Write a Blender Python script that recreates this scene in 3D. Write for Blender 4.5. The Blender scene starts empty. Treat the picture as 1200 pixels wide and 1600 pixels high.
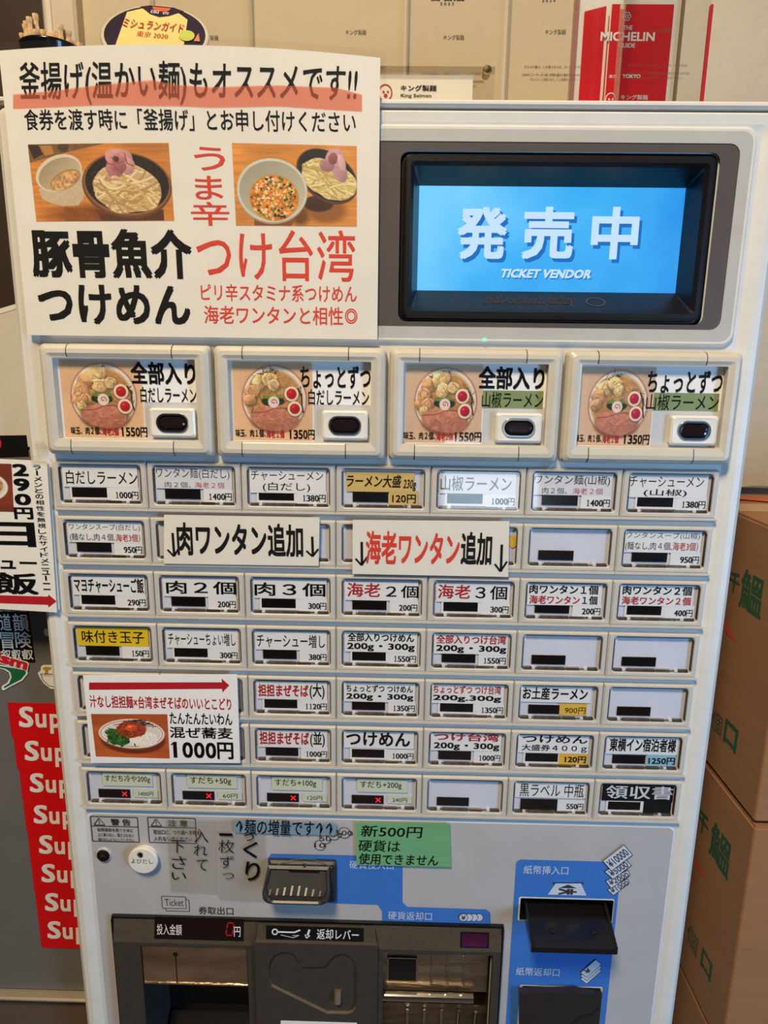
import bpy, math, random
import numpy as np
from mathutils import Vector, Matrix
from mathutils.geometry import tessellate_polygon

# ------------------------------------------------------------------ units
# working unit = pitch of one menu button column (0.074 m); y grows into the machine,
# y = 0 is the plane of the menu button faces, z = 0 the middle of the button field
S = 0.074
Z0 = 1.29
def W(x, y, z): return (x * S, y * S, Z0 + z * S)

# ------------------------------------------------------------------ camera
FPX = 1034.73
_w = np.array([.213729737, .0178985106, .0152445426]); _t = np.array([-.0311205909, 1.28644173, 7.29965222])
_th = np.linalg.norm(_w); _k = _w / _th
_K = np.array([[0, -_k[2], _k[1]], [_k[2], 0, -_k[0]], [-_k[1], _k[0], 0]])
RC = (np.eye(3) + math.sin(_th) * _K + (1 - math.cos(_th)) * _K @ _K) @ np.array([[1, 0, 0], [0, 0, -1], [0, 1, 0.]])
CP = -RC.T @ _t
sc = bpy.context.scene
cd = bpy.data.cameras.new('camera'); cam = bpy.data.objects.new('camera', cd); sc.collection.objects.link(cam)
cd.sensor_fit = 'VERTICAL'; cd.sensor_height = 24; cd.lens = 24 * FPX / 1600; cd.clip_start = .01
mm = Matrix((RC.T @ np.diag([1, -1, -1])).tolist()).to_4x4(); mm.translation = Vector(W(*CP)); cam.matrix_world = mm
sc.camera = cam

# ------------------------------------------------------------------ world, lights, exposure
sc.view_settings.view_transform = 'Standard'; sc.view_settings.look = 'None'
sc.view_settings.gamma = 1; sc.view_settings.use_curve_mapping = False
sc.view_settings.exposure = 0.0
wd = bpy.data.worlds.new('room_light'); sc.world = wd; wd.use_nodes = True
wd.node_tree.nodes['Background'].inputs[0].default_value = (.60, .59, .60, 1)
wd.node_tree.nodes['Background'].inputs[1].default_value = .05
def area(name, loc, target, sx, sy, power, col):
    l = bpy.data.lights.new(name, 'AREA'); l.shape = 'RECTANGLE'; l.size = sx; l.size_y = sy; l.energy = power; l.color = col
    o = bpy.data.objects.new(name, l); sc.collection.objects.link(o); o.location = loc
    o.rotation_euler = (Vector(target) - Vector(loc)).to_track_quat('-Z', 'Y').to_euler(); return o
area('ceiling_lamp', (-.38, -1.30, 3.1), (-.05, 0, 1.35), .35, .45, 54, (1, .81, .54))
area('doorway_daylight', (.52, -3.0, .93), (.1, 0, 1.2), .50, .40, 2.8, (.62, .80, 1))
area('shop_window_daylight', (1.35, -1.15, 1.2), (.25, 0, 1.1), .4, .8, 17, (.28, .58, 1))

def ray(u, v): return RC.T @ np.array([(u - 600) / FPX, (v - 800) / FPX, 1])
def Q(u, v, y=0.):                      # where the machine-parallel plane at depth y holds that detail
    d = ray(u, v); s = (y - CP[1]) / d[1]; p = CP + s * d; return p[0], p[2]
def QX(u, v, x):
    d = ray(u, v); s = (x - CP[0]) / d[0]; p = CP + s * d; return p[1], p[2]
def bx(u0, v0, u1, v1, y=0.):           # x0, x1, z0, z1
    um, vm = (u0 + u1) / 2, (v0 + v1) / 2
    return Q(u0, vm, y)[0], Q(u1, vm, y)[0], Q(um, v1, y)[1], Q(um, v0, y)[1]
def qq(pts, y=0.): return [Q(u, v, y) for u, v in pts]
def crop(x, y, s): return lambda a, b: (x + a * s, y + b * s)

# ------------------------------------------------------------------ materials
def lin(c):
    return tuple(((v / 255 + .055) / 1.055) ** 2.4 if v / 255 > .04045 else v / 255 / 12.92 for v in c) + (1,)
MATS = {}
def mat(name, col, rough=.5, metal=0., coat=0., noise=0., nscale=40., bump=0., bscale=200., emit=None, es=1., spec=.5, col2=None, stretch=None):
    if name in MATS: return MATS[name]
    m = bpy.data.materials.new(name); m.use_nodes = True; nt = m.node_tree; b = nt.nodes['Principled BSDF']
    c = lin(col); b.inputs['Base Color'].default_value = c
    b.inputs['Roughness'].default_value = rough; b.inputs['Metallic'].default_value = metal
    b.inputs['Coat Weight'].default_value = coat; b.inputs['Coat Roughness'].default_value = .08
    b.inputs['Specular IOR Level'].default_value = spec
    tc = nt.nodes.new('ShaderNodeTexCoord'); mp = nt.nodes.new('ShaderNodeMapping'); nt.links.new(tc.outputs['Object'], mp.inputs[0])
    if stretch: mp.inputs['Scale'].default_value = stretch
    n = nt.nodes.new('ShaderNodeTexNoise'); n.inputs['Scale'].default_value = nscale; n.inputs['Detail'].default_value = 5
    nt.links.new(mp.outputs[0], n.inputs['Vector'])
    mx = nt.nodes.new('ShaderNodeMix'); mx.data_type = 'RGBA'
    a = noise if noise else .03
    mx.inputs[6].default_value = tuple(v * (1 - a) for v in c[:3]) + (1,)
    mx.inputs[7].default_value = lin(col2) if col2 else tuple(min(1, v * (1 + a)) for v in c[:3]) + (1,)
    rp = nt.nodes.new('ShaderNodeMapRange'); rp.inputs[1].default_value = .35; rp.inputs[2].default_value = .65
    nt.links.new(n.outputs[0], rp.inputs[0]); nt.links.new(rp.outputs[0], mx.inputs[0]); nt.links.new(mx.outputs[2], b.inputs['Base Color'])
    if bump:
        n2 = nt.nodes.new('ShaderNodeTexNoise'); n2.inputs['Scale'].default_value = bscale; n2.inputs['Detail'].default_value = 6
        nt.links.new(mp.outputs[0], n2.inputs['Vector'])
        bp = nt.nodes.new('ShaderNodeBump'); bp.inputs['Strength'].default_value = bump; bp.inputs['Distance'].default_value = .002
        nt.links.new(n2.outputs[0], bp.inputs['Height']); nt.links.new(bp.outputs[0], b.inputs['Normal'])
    if emit:
        b.inputs['Emission Color'].default_value = lin(emit); b.inputs['Emission Strength'].default_value = es
    MATS[name] = m; return m
def clear(name, base=.05, tint=(1, 1, 1), milk=0., milkcol=(230, 225, 215), rough=.04):
    m = bpy.data.materials.new(name); m.use_nodes = True; nt = m.node_tree; nt.nodes.remove(nt.nodes['Principled BSDF'])
    out = nt.nodes['Material Output']; tr = nt.nodes.new('ShaderNodeBsdfTransparent'); tr.inputs[0].default_value = (*tint, 1)
    gl = nt.nodes.new('ShaderNodeBsdfGlossy'); gl.inputs['Roughness'].default_value = rough; gl.inputs[0].default_value = (1, 1, 1, 1)
    lw = nt.nodes.new('ShaderNodeLayerWeight'); pw = nt.nodes.new('ShaderNodeMath'); pw.operation = 'POWER'; pw.inputs[1].default_value = 4
    nt.links.new(lw.outputs['Facing'], pw.inputs[0])
    ma = nt.nodes.new('ShaderNodeMath'); ma.operation = 'MULTIPLY_ADD'; ma.inputs[1].default_value = 1 - base; ma.inputs[2].default_value = base
    nt.links.new(pw.outputs[0], ma.inputs[0])
    m1 = nt.nodes.new('ShaderNodeMixShader'); nt.links.new(ma.outputs[0], m1.inputs[0]); nt.links.new(gl.outputs[0], m1.inputs[2])
    if milk:
        df = nt.nodes.new('ShaderNodeBsdfDiffuse'); df.inputs[0].default_value = lin(milkcol)
        m2 = nt.nodes.new('ShaderNodeMixShader'); m2.inputs[0].default_value = milk
        nt.links.new(tr.outputs[0], m2.inputs[1]); nt.links.new(df.outputs[0], m2.inputs[2]); nt.links.new(m2.outputs[0], m1.inputs[1])
    else: nt.links.new(tr.outputs[0], m1.inputs[1])
    nt.links.new(m1.outputs[0], out.inputs[0]); MATS[name] = m; return m

PL = mat('cream_machine_plastic', (226, 222, 214), .38, noise=.025, nscale=60)
PANEL = mat('machine_panel_plastic', (214, 213, 211), .35, noise=.03, nscale=40)
PLATE = mat('lower_plate_grey', (184, 180, 180), .35, noise=.03, nscale=30)
BTN = mat('button_frame_plastic', (200, 194, 184), .45, noise=.04, nscale=80)
BIG = mat('picture_button_plastic', (208, 200, 184), .38, noise=.03, nscale=70)
BACK = mat('backing_grey', (222, 222, 232), .5)
LAMP = mat('indicator_black', (18, 12, 12), .2, noise=.2)
PAP = mat('white_paper', (240, 238, 236), .6, noise=.015, nscale=90)
PAPG = mat('pale_grey_paper', (226, 225, 228), .6)
PAPW = mat('ivory_paper', (236, 230, 218), .55, noise=.02)
K = mat('black_ink', (10, 8, 10), .6, spec=.2)
KG = mat('dark_grey_ink', (52, 50, 54), .55)
RED = mat('red_ink', (180, 22, 32), .55)
ORR = mat('bright_red_ink', (222, 62, 42), .55)
YEL = mat('yellow_paper', (238, 200, 30), .55)
ORG = mat('orange_note_paper', (238, 186, 62), .6)
TAN = mat('tan_note_paper', (222, 188, 112), .6)
GRNP = mat('pale_green_label', (216, 222, 196), .6)
BLUP = mat('pale_blue_note', (150, 196, 216), .6)
WINK = mat('white_ink', (222, 224, 228), .5)
SILV = mat('lavender_ink', (200, 208, 224), .5)
XRED = mat('indicator_red_cross', (255, 40, 50), .4, emit=(255, 30, 45), es=.9)
DKG = mat('dark_gap', (30, 26, 24), .6)
CHIP = mat('smoky_clear_plastic', (90, 78, 70), .15, noise=.5, nscale=150)
COVER = clear('clear_button_window', .045)
LAM = clear('laminate_film', .03, (.985, .98, .97), .008)
TAPE = clear('clear_adhesive_tape', .05, (.985, .98, .965), .04, (226, 216, 194), .15)
ACR = clear('clear_acrylic', .045, (.97, .965, .95))
ACE = clear('acrylic_edge', .10, (.95, .93, .88), .14, (235, 225, 200))
DPL = mat('display_border_grey', (190, 187, 181), .3, coat=.3)
DPR = mat('display_border_rim', (222, 219, 210), .3)
DARK = mat('display_dark_plate', (88, 80, 76), .35, noise=.04)
BEZ = mat('bezel_charcoal', (20, 18, 18), .38, noise=.12, nscale=120)
BLUE = mat('blue_panel_print', (60, 118, 200), .35, noise=.03)
TRAY = mat('bronze_grey_tray_plastic', (62, 56, 50), .4, noise=.08, nscale=120, bump=.15, bscale=900)
TRAY_LIT = mat('bronze_plastic_lit', (112, 100, 84), .34, noise=.08, nscale=150, bump=.15, bscale=900)  # lit copy of the tray plastic, lightened where faces and edges catch light
BLK = mat('black_plastic', (17, 16, 18), .3, noise=.15)
SLOTP = mat('coin_slot_plastic', (46, 44, 45), .36, noise=.15, nscale=120)
CHR = mat('chrome', (210, 205, 200), .14, metal=1.)
MET = mat('scratched_steel', (200, 182, 160), .28, metal=1., noise=.3, nscale=18, bump=.35, bscale=70, stretch=(1, 1, 6))
BRASS = mat('brass_knob', (170, 150, 115), .25, metal=1.)

# ------------------------------------------------------------------ mesh building
class MB:
    def __init__(s): s.v = []; s.f = []; s.m = []; s.mats = []; s.n = 0; s.vc = None
    def mi(s, m):
        if m not in s.mats: s.mats.append(m)
        return s.mats.index(m)
    def add(s, vs, fs, m):
        k = s.n; i = s.mi(m); s.v.extend(vs); s.n += len(vs)
        s.f.extend([tuple(a + k for a in f) for f in fs]); s.m.extend([i] * len(fs))
    def loft(s, loops, m, cap0=False, cap1=False, close=False):
        n = len(loops[0]); vs = [p for l in loops for p in l]; fs = []
        L = len(loops)
        for j in range(L if close else L - 1):
            a, b = j * n, ((j + 1) % L) * n
            for i in range(n): fs.append((a + i, a + (i + 1) % n, b + (i + 1) % n, b + i))
        if cap0: fs.append(tuple(range(n)))
        if cap1: fs.append(tuple((L - 1) * n + i for i in range(n)))
        s.add(vs, fs, m)
    def box(s, x0, x1, y0, y1, z0, z1, m, b=0.):
        if b:
            o = rr(x0, x1, z0, z1, b, 2); q = rr(x0 + b, x1 - b, z0 + b, z1 - b, b * .3, 2)
            s.loft([at(o, y1), at(o, y0 + b), at(q, y0)], m, True, True); return
        vs = [(x, y, z) for x in (x0, x1) for y in (y0, y1) for z in (z0, z1)]
        s.add(vs, [(0, 1, 3, 2), (4, 6, 7, 5), (0, 4, 5, 1), (2, 3, 7, 6), (0, 2, 6, 4), (1, 5, 7, 3)], m)
    def plate(s, outer, y, m, holes=()):
        pl = [[Vector((a, b, 0)) for a, b in l] for l in [outer, *holes]]
        t = tessellate_polygon(pl); s.add([(a, y, b) for l in [outer, *holes] for a, b in l], [tuple(f) for f in t], m)
    def slab(s, outer, y0, y1, m, holes=()):
        s.plate(outer, y0, m, holes); s.plate(outer, y1, m, holes)
        for l in [outer, *holes]: s.loft([at(l, y0), at(l, y1)], m)
    def line(s, p, q, w, y, m, t=.004):
        (a, b), (c, d) = p, q; L = math.hypot(c - a, d - b) or 1; nx, nz = -(d - b) / L * w / 2, (c - a) / L * w / 2
        s.plate([(a + nx, b + nz), (c + nx, d + nz), (c - nx, d - nz), (a - nx, b - nz)], y, m)
    def path(s, pts, w, y, m, close=False):
        P = list(pts) + ([pts[0]] if close else [])
        for a, b in zip(P, P[1:]): s.line(a, b, w, y, m)
    def tube(s, p, q, r, m, n=12, r2=None):
        p, q = Vector(p), Vector(q); d = (q - p).normalized(); a = d.orthogonal().normalized(); c = d.cross(a); r2 = r if r2 is None else r2
        l = lambda o, R: [tuple(o + a * math.cos(t) * R + c * math.sin(t) * R) for t in [i * 2 * math.pi / n for i in range(n)]]
        s.loft([l(p, r), l(q, r2)], m, True, True)
    def lathe(s, o, ax, prof, m, n=32, cap0=False, cap1=False):   # prof = (radius, height)
        o = Vector(o); d = Vector(ax).normalized(); a = d.orthogonal().normalized(); c = d.cross(a)
        s.loft([[tuple(o + d * h + (a * math.cos(t) + c * math.sin(t)) * r) for t in [i * 2 * math.pi / n for i in range(n)]] for r, h in prof], m, cap0, cap1)
def at(l, y): return [(a, y, b) for a, b in l]
def rr(x0, x1, z0, z1, r, n=4):
    o = []
    for cx, cz, a0 in ((x1 - r, z1 - r, 0), (x0 + r, z1 - r, 90), (x0 + r, z0 + r, 180), (x1 - r, z0 + r, 270)):
        for i in range(n + 1):
            a = math.radians(a0 + 90 * i / n); o.append((cx + r * math.cos(a), cz + r * math.sin(a)))
    return o
def circ(cx, cz, r, n=24, rz=None): return [(cx + r * math.cos(i * 2 * math.pi / n), cz + (rz or r) * math.sin(i * 2 * math.pi / n)) for i in range(n)]
def px(c, s, b=.03): return bx(*c(s[0], s[1]), *c(s[2], s[3]), b)

TC = {}
def glyphs(s, off, sp=1.):
    k = (s, off, sp)
    if k not in TC:
        c = bpy.data.curves.new('t', 'FONT'); c.body = s; c.offset = off; c.resolution_u = 2 if len(s) > 8 else 3; c.space_character = sp
        o = bpy.data.objects.new('t', c); m = bpy.data.meshes.new_from_object(o)
        v = np.zeros(len(m.vertices) * 3); m.vertices.foreach_get('co', v); v = v.reshape(-1, 3)[:, :2]
        f = [tuple(p.vertices) for p in m.polygons]
        bpy.data.objects.remove(o); bpy.data.curves.remove(c); bpy.data.meshes.remove(m)
        TC[k] = (v, f)
    return TC[k]
def tx(M, s, box, y, m, off=.0, shear=0., smear=0., mp=None, rot=0., sp=1.):
    """one line of lettering fitted into box = x0, x1, z0, z1"""
    heavy = off > .003
    v, f = glyphs(s, 0. if heavy else off, sp); x0, x1, z0, z1 = box
    if heavy:                            # bold: overlapping copies shifted to the corners of a small square
        rad = off * .82; n = len(v)
        st = [(-rad, -rad), (rad, -rad), (rad, rad), (-rad, rad)] + ([(0, 0)] if off > .015 else [])
        nk = len(st); v = np.concatenate([v + np.array(d) for d in st]); f = [tuple(a + n * k for a in p) for k in range(nk) for p in f]
    v = v.copy(); v[:, 0] += shear * v[:, 1]
    lo, hi = v.min(0), v.max(0); w = (v - lo) / np.maximum(hi - lo, 1e-6)
    hh = z1 - z0
    for k in ([0] if not smear else [-1, 0, 1]):
        X = x0 + w[:, 0] * (x1 - x0) + k * smear * hh; Z = z0 + w[:, 1] * hh
        if rot:
            cx, cz = (x0 + x1) / 2, (z0 + z1) / 2; ca, sa = math.cos(rot), math.sin(rot)
            X, Z = cx + (X - cx) * ca - (Z - cz) * sa, cz + (X - cx) * sa + (Z - cz) * ca
        Y = y - .0006 * k - (np.repeat(np.arange(nk), n) * .0003 if heavy else np.zeros(len(X)))
        M.add([mp(a, b, c) for a, b, c in zip(X, Z, Y)] if mp else [(float(a), float(c), float(b)) for a, b, c in zip(X, Z, Y)], f, m)

def one(M, x0, x1, z0, z1, y, m, serif=True, w=.34):
    W_, H = x1 - x0, z1 - z0; c = x0 + W_ * .52; h = W_ * w / 2
    M.plate([(c - h, z0), (c + h, z0), (c + h, z1), (c - h * .6, z1), (x0 + W_ * .08, z1 - H * .17), (x0 + W_ * .08, z1 - H * .25), (c - h, z1 - H * .16)], y, m)
    if serif: M.plate([(x0 + W_ * .08, z0), (x1, z0), (x1, z0 + H * .09), (x0 + W_ * .08, z0 + H * .09)], y - .0006, m)
def price(M, s_, b, y, m, off):      # bold sans price whose numeral one keeps its shape
    n = len(s_) + .5; st = (b[1] - b[0]) / n; x = b[0]
    for ch in s_:
        w_ = st * 1.5 if ch == '円' else st
        if ch == '1': one(M, x + st * .02, x + st * .80, b[2] + (b[3] - b[2]) * .03, b[3] - (b[3] - b[2]) * .03, y, m, False, .42)
        else: tx(M, ch, (x + st * .05, x + w_ * .96, b[2] + (b[3] - b[2]) * (.03 if ch != '円' else 0), b[3] - (b[3] - b[2]) * (.03 if ch != '円' else 0)), y, m, off)
        x += w_
ORG_ = {}
def put(name, M, parent=None, label=None, cat=None, group=None, kind=None, smooth=False, origin=None, vc=None):
    vs = np.array([W(*p) for p in M.v]) if len(M.v) else np.zeros((1, 3))
    lo, hi = vs.min(0), vs.max(0)
    c = np.array([(lo[0] + hi[0]) / 2, (lo[1] + hi[1]) / 2, lo[2]]) if parent is None else (lo + hi) / 2
    me = bpy.data.meshes.new(name); me.from_pydata((vs - c).tolist(), [], M.f)
    for m in M.mats: me.materials.append(m)
    me.polygons.foreach_set('material_index', M.m)
    if smooth: me.polygons.foreach_set('use_smooth', [True] * len(M.f))
    if vc is not None:
        ca = me.color_attributes.new('print', 'FLOAT_COLOR', 'POINT'); ca.data.foreach_set('color', vc)
    me.update()
    o = bpy.data.objects.new(name, me); sc.collection.objects.link(o)
    link(o, c, parent, label, cat, group, kind); return o
def link(o, c, parent=None, label=None, cat=None, group=None, kind=None):
    o.name = o.name
    ORG_[o.name] = np.array(c)
    if parent: o.parent = parent; o.location = np.array(c) - ORG_[parent.name]
    else: o.location = c
    if label: o['label'] = label
    if cat: o['category'] = cat
    if group: o['group'] = group
    if kind: o['kind'] = kind
def thing(name, c, label, cat, group=None):
    o = bpy.data.objects.new(name, None); sc.collection.objects.link(o); o.empty_display_size = .02
    link(o, W(*c), None, label, cat, group); return o
def copy(o, parent, d):                 # copy of a part moved by d (machine units)
    n = o.copy(); sc.collection.objects.link(n); ORG_[n.name] = ORG_[o.name] + np.array(d) * S
    n.parent = parent; n.location = ORG_[n.name] - ORG_[parent.name]; return n

# ------------------------------------------------------------------ printed pictures (per-vertex ink colours)
PIC = bpy.data.materials.new('photo_print'); PIC.use_nodes = True
_a = PIC.node_tree.nodes.new('ShaderNodeAttribute'); _a.attribute_name = 'print'
PIC.node_tree.links.new(_a.outputs['Color'], PIC.node_tree.nodes['Principled BSDF'].inputs['Base Color'])
PIC.node_tree.nodes['Principled BSDF'].inputs['Roughness'].default_value = .5
class Pic:
    def __init__(s, x0, y0, x1, y1, w, bg, seed=1):
        s.w = w; s.h = int(round(w * (y1 - y0) / (x1 - x0))); s.d = (x1 - x0) / w
        s.X, s.Y = np.meshgrid(np.linspace(x0, x1, s.w), np.linspace(y0, y1, s.h))
        s.a = np.ones((s.h, s.w, 3)) * np.array(bg, float); s.r = np.random.RandomState(seed)
        s.x0, s.y0 = x0, y0
    def noise(s, sc_, st=(1, 1), octv=2):
        o = np.zeros((s.h, s.w)); amp = 1; tot = 0
        for k in range(octv):
            gx, gy = (s.X - s.x0) / (sc_ * st[0]), (s.Y - s.y0) / (sc_ * st[1])
            g = s.r.rand(int(gy.max()) + 3, int(gx.max()) + 3); ix, iy = gx.astype(int), gy.astype(int); fx, fy = gx - ix, gy - iy
            fx = fx * fx * (3 - 2 * fx); fy = fy * fy * (3 - 2 * fy)
            o += amp * ((g[iy, ix] * (1 - fx) + g[iy, ix + 1] * fx) * (1 - fy) + (g[iy + 1, ix] * (1 - fx) + g[iy + 1, ix + 1] * fx) * fy)
            tot += amp; amp *= .5; sc_ /= 2
        return o / tot - .5
    def blend(s, al, col): s.a = s.a * (1 - al[..., None]) + al[..., None] * (col if getattr(col, 'ndim', 1) == 3 else np.array(col, float))
    def tex(s, amt, sc_, st=(1, 1), mask=None):
        n = s.noise(sc_, st, 3) * 2 * amt; n = n if mask is None else n * mask
        s.a = s.a * (1 + n[..., None])
    def em(s, cx, cy, rx, ry, a=0, wob=0, soft=1.):
        t = math.radians(a); u = ((s.X - cx) * math.cos(t) + (s.Y - cy) * math.sin(t)) / rx; v = (-(s.X - cx) * math.sin(t) + (s.Y - cy) * math.cos(t)) / ry
        d = np.sqrt(u * u + v * v)
        if wob: d = d + wob * s.noise(max(rx, ry) * .6)
        return np.clip((1 - d) * min(rx, ry) / s.d / soft + .5, 0, 1), u, v
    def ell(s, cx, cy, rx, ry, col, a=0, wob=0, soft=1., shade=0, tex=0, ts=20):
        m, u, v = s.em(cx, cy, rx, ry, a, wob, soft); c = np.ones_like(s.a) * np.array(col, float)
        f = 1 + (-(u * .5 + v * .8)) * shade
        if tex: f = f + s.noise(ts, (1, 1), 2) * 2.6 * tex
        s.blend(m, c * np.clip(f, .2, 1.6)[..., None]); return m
    def poly(s, pts, col, tex=0, ts=20):
        ins = np.zeros((s.h, s.w), bool); n = len(pts)
        for i in range(n):
            (xa, ya), (xb, yb) = pts[i], pts[(i + 1) % n]
            if ya == yb: continue
            ins ^= ((ya > s.Y) != (yb > s.Y)) & (s.X < (xb - xa) * (s.Y - ya) / (yb - ya) + xa)
        c = np.ones_like(s.a) * np.array(col, float)
        if tex: c = c * (1 + s.noise(ts, (1, 1), 2) * 2 * tex)[..., None]
        s.blend(ins.astype(float), c)
    def line(s, pts, w, col, mask=None):
        al = np.zeros((s.h, s.w))
        for (xa, ya), (xb, yb) in zip(pts, pts[1:]):
            L = (xb - xa) ** 2 + (yb - ya) ** 2 + 1e-9; t = np.clip(((s.X - xa) * (xb - xa) + (s.Y - ya) * (yb - ya)) / L, 0, 1)
            d = np.hypot(s.X - xa - t * (xb - xa), s.Y - ya - t * (yb - ya)); al = np.maximum(al, np.clip((w / 2 - d) / s.d + .5, 0, 1))
        if mask is not None: al = al * mask
        s.blend(al, col)
    def ring(s, cx, cy, rx, ry, w, col, a=0):
        s.line([(cx + rx * math.cos(t) * math.cos(math.radians(a)) - ry * math.sin(t) * math.sin(math.radians(a)),
                 cy + rx * math.cos(t) * math.sin(math.radians(a)) + ry * math.sin(t) * math.cos(math.radians(a))) for t in np.linspace(0, 2 * math.pi, 41)], w, col)
    def mesh(s, M, quad, y, mp=None):   # quad: TL, TR, BR, BL in (x, z); returns colours
        TL, TR, BR, BL = [np.array(p) for p in quad]; U, V = np.meshgrid(np.linspace(0, 1, s.w), np.linspace(0, 1, s.h))
        P = (TL * ((1 - U) * (1 - V))[..., None] + TR * (U * (1 - V))[..., None] + BR * (U * V)[..., None] + BL * ((1 - U) * V)[..., None]).reshape(-1, 2)
        assert M.n == 0
        i = np.arange(s.h * s.w).reshape(s.h, s.w)
        f = np.stack([i[:-1, :-1], i[:-1, 1:], i[1:, 1:], i[1:, :-1]], -1).reshape(-1, 4).tolist()
        M.add([mp(a, b, y) if mp else (a, y, b) for a, b in P.tolist()], f, PIC)
        c = np.clip(s.a, 0, 255) / 255; c = np.where(c > .04045, ((c + .055) / 1.055) ** 2.4, c / 12.92).reshape(-1, 3)
        return np.concatenate([c, np.ones((len(c), 1))], 1)
def putpic(name, p, quad, y, parent, extra=None, mp=None, label=None):
    M = MB(); c = p.mesh(M, quad, y, mp)
    if extra: extra(M)
    c = np.concatenate([c, np.ones((M.n - len(c), 4))]).ravel().tolist()
    return put(name, M, parent, vc=c, label=label)

def wonton(p, cx, cy, r, col):
    p.ell(cx + r * .1, cy + r * .15, r * 1.05, r * .95, [v * .55 for v in col], wob=.4, soft=8)
    p.ell(cx, cy, r, r * .9, col, wob=.5, shade=.26, tex=.2, ts=r * .5)
    for k in range(6):
        a = p.r.rand() * 6.28; b = a + 1.2 + p.r.rand(); q = .25 + .6 * p.r.rand()
        p.line([(cx + math.cos(a) * r * q, cy + math.sin(a) * r * q), (cx + math.cos((a + b) / 2) * r * q * .75, cy + math.sin((a + b) / 2) * r * q * .75), (cx + math.cos(b) * r * q, cy + math.sin(b) * r * q)],
               8, [v * (.68 if k % 2 else 1.1) for v in col])
def ramen(kind, seed, warm):
    # coordinates follow a 1200-unit picture of the bowl card; kind 'full' or 'small'
    p = Pic(90, 90, 1130, 1030, 210, (236, 190, 145) if warm else (225, 188, 155), seed)
    p.tex(.05, 300)
    cx, cy = 630, 535
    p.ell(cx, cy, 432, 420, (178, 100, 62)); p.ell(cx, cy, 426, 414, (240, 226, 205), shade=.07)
    p.ring(cx, cy, 418, 405, 9, (170, 70, 55))
    p.ell(cx - 5, cy + 5, 380, 365, (214, 180, 130), shade=.05)
    p.ell(cx, cy + 10, 355, 345, (196, 142, 84), tex=.12, ts=60)
    for k in range(60):
        a = p.r.rand() * 6.28; q = p.r.rand() * 340
        x, y = cx + math.cos(a) * q, cy + math.sin(a) * q
        p.line([(x, y), (x + p.r.randn() * 40, y + p.r.randn() * 25), (x + p.r.randn() * 60, y + p.r.randn() * 40)], 9, (215, 175, 110) if k % 3 else (130, 80, 50))
    for k in range(26):
        a = -2.3 + p.r.rand() * .9 if k % 2 else -.5 + p.r.rand() * 1.1
        x, y = cx + math.cos(a) * 345, cy + math.sin(a) * 345
        p.line([(x, y), (x + p.r.randn() * 24, y + p.r.randn() * 24), (x + p.r.randn() * 34, y + p.r.randn() * 34)], 7, (62, 44, 38))
    W1, W2 = (232, 194, 136), (222, 166, 116)
    if kind == 'full':
        for (x, y, r, c) in ((400, 330, 95, W2), (340, 450, 90, W2), (300, 560, 85, W2), (390, 560, 80, W2), (560, 270, 120, W1), (590, 400, 95, W1), (730, 360, 80, W1), (330, 640, 60, W1)): wonton(p, x, y, r, c)
    else:
        for (x, y, r, c) in ((430, 330, 100, W1), (340, 440, 95, W2), (310, 540, 80, W2), (560, 290, 95, W1), (620, 360, 80, W1)): wonton(p, x, y, r, c)
    p.ell(630, 785, 305, 156, (120, 76, 48), soft=10)
    m = p.ell(630, 770, 295, 150, (200, 128, 102), a=6, wob=.25, shade=.10, tex=.12, ts=40)
    p.line([(345, 700), (500, 690), (640, 640), (820, 640)], 12, (150, 85, 65)); p.line([(420, 840), (560, 790), (720, 800), (880, 770)], 7, (172, 102, 80)); p.line([(520, 730), (610, 790), (700, 740), (800, 690)], 6, (226, 168, 140))
    for k in range(26): p.ell(400 + p.r.rand() * 460, 700 + p.r.rand() * 150, 6, 5, (160, 90, 70))
    p.ell(610, 555, 150, 62, (44, 52, 34), wob=.3, tex=.3); p.poly([(480, 485), (725, 485), (735, 520), (480, 525)], (116, 140, 62), .2)
    for a in range(14): p.ell(620 + math.cos(a * .449) * 62, 565 + math.sin(a * .449) * 60, 15, 15, (240, 222, 205))
    p.ell(620, 565, 64, 62, (243, 228, 212))
    sp = [(620 + math.cos(t) * (8 + 5.2 * t), 565 + math.sin(t) * (7 + 4.6 * t)) for t in np.linspace(0, 6.8, 24)]
    p.line(sp, 11, (206, 60, 86))
    for ex, ey in ((855, 465), (895, 645)):
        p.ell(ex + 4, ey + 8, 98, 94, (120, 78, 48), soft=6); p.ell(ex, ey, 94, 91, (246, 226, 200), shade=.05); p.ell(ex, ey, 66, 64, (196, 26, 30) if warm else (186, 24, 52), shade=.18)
        p.ell(ex - 20, ey - 22, 16, 10, (226, 96, 90))
    p.line([(940, 400), (985, 480), (990, 600), (1010, 690)], 18, (60, 44, 38)); p.tex(.05, 12)
    return p
def noodles(p, cx, cy, rx, ry, a0, seedcol=((232, 204, 150), (214, 180, 122), (188, 150, 96), (244, 220, 172)), n=150, w=11):
    m, _, _ = p.em(cx, cy, rx, ry, a0, .25, 2); p.blend(m, (218, 184, 130))
    for k in range(n):
        x = cx + p.r.randn() * rx * .5; y = cy + p.r.randn() * ry * .5; L = rx * (.35 + .4 * p.r.rand()); t = math.radians(a0) + p.r.randn() * .45
        bend = p.r.randn() * ry * .3; q = []
        for u in np.linspace(-1, 1, 7): q.append((x + math.cos(t) * L * u - math.sin(t) * bend * (1 - u * u), y + math.sin(t) * L * u + math.cos(t) * bend * (1 - u * u)))
        c = seedcol[k % 4]; p.line([(a + 2, b + w * .45) for a, b in q], w * .5, (182, 142, 90), m); p.line(q, w, c, m)
def wood(p, c=(212, 134, 62)):
    p.a[:] = c; p.tex(.14, 40, (8, .5)); p.tex(.12, 300)
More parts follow.
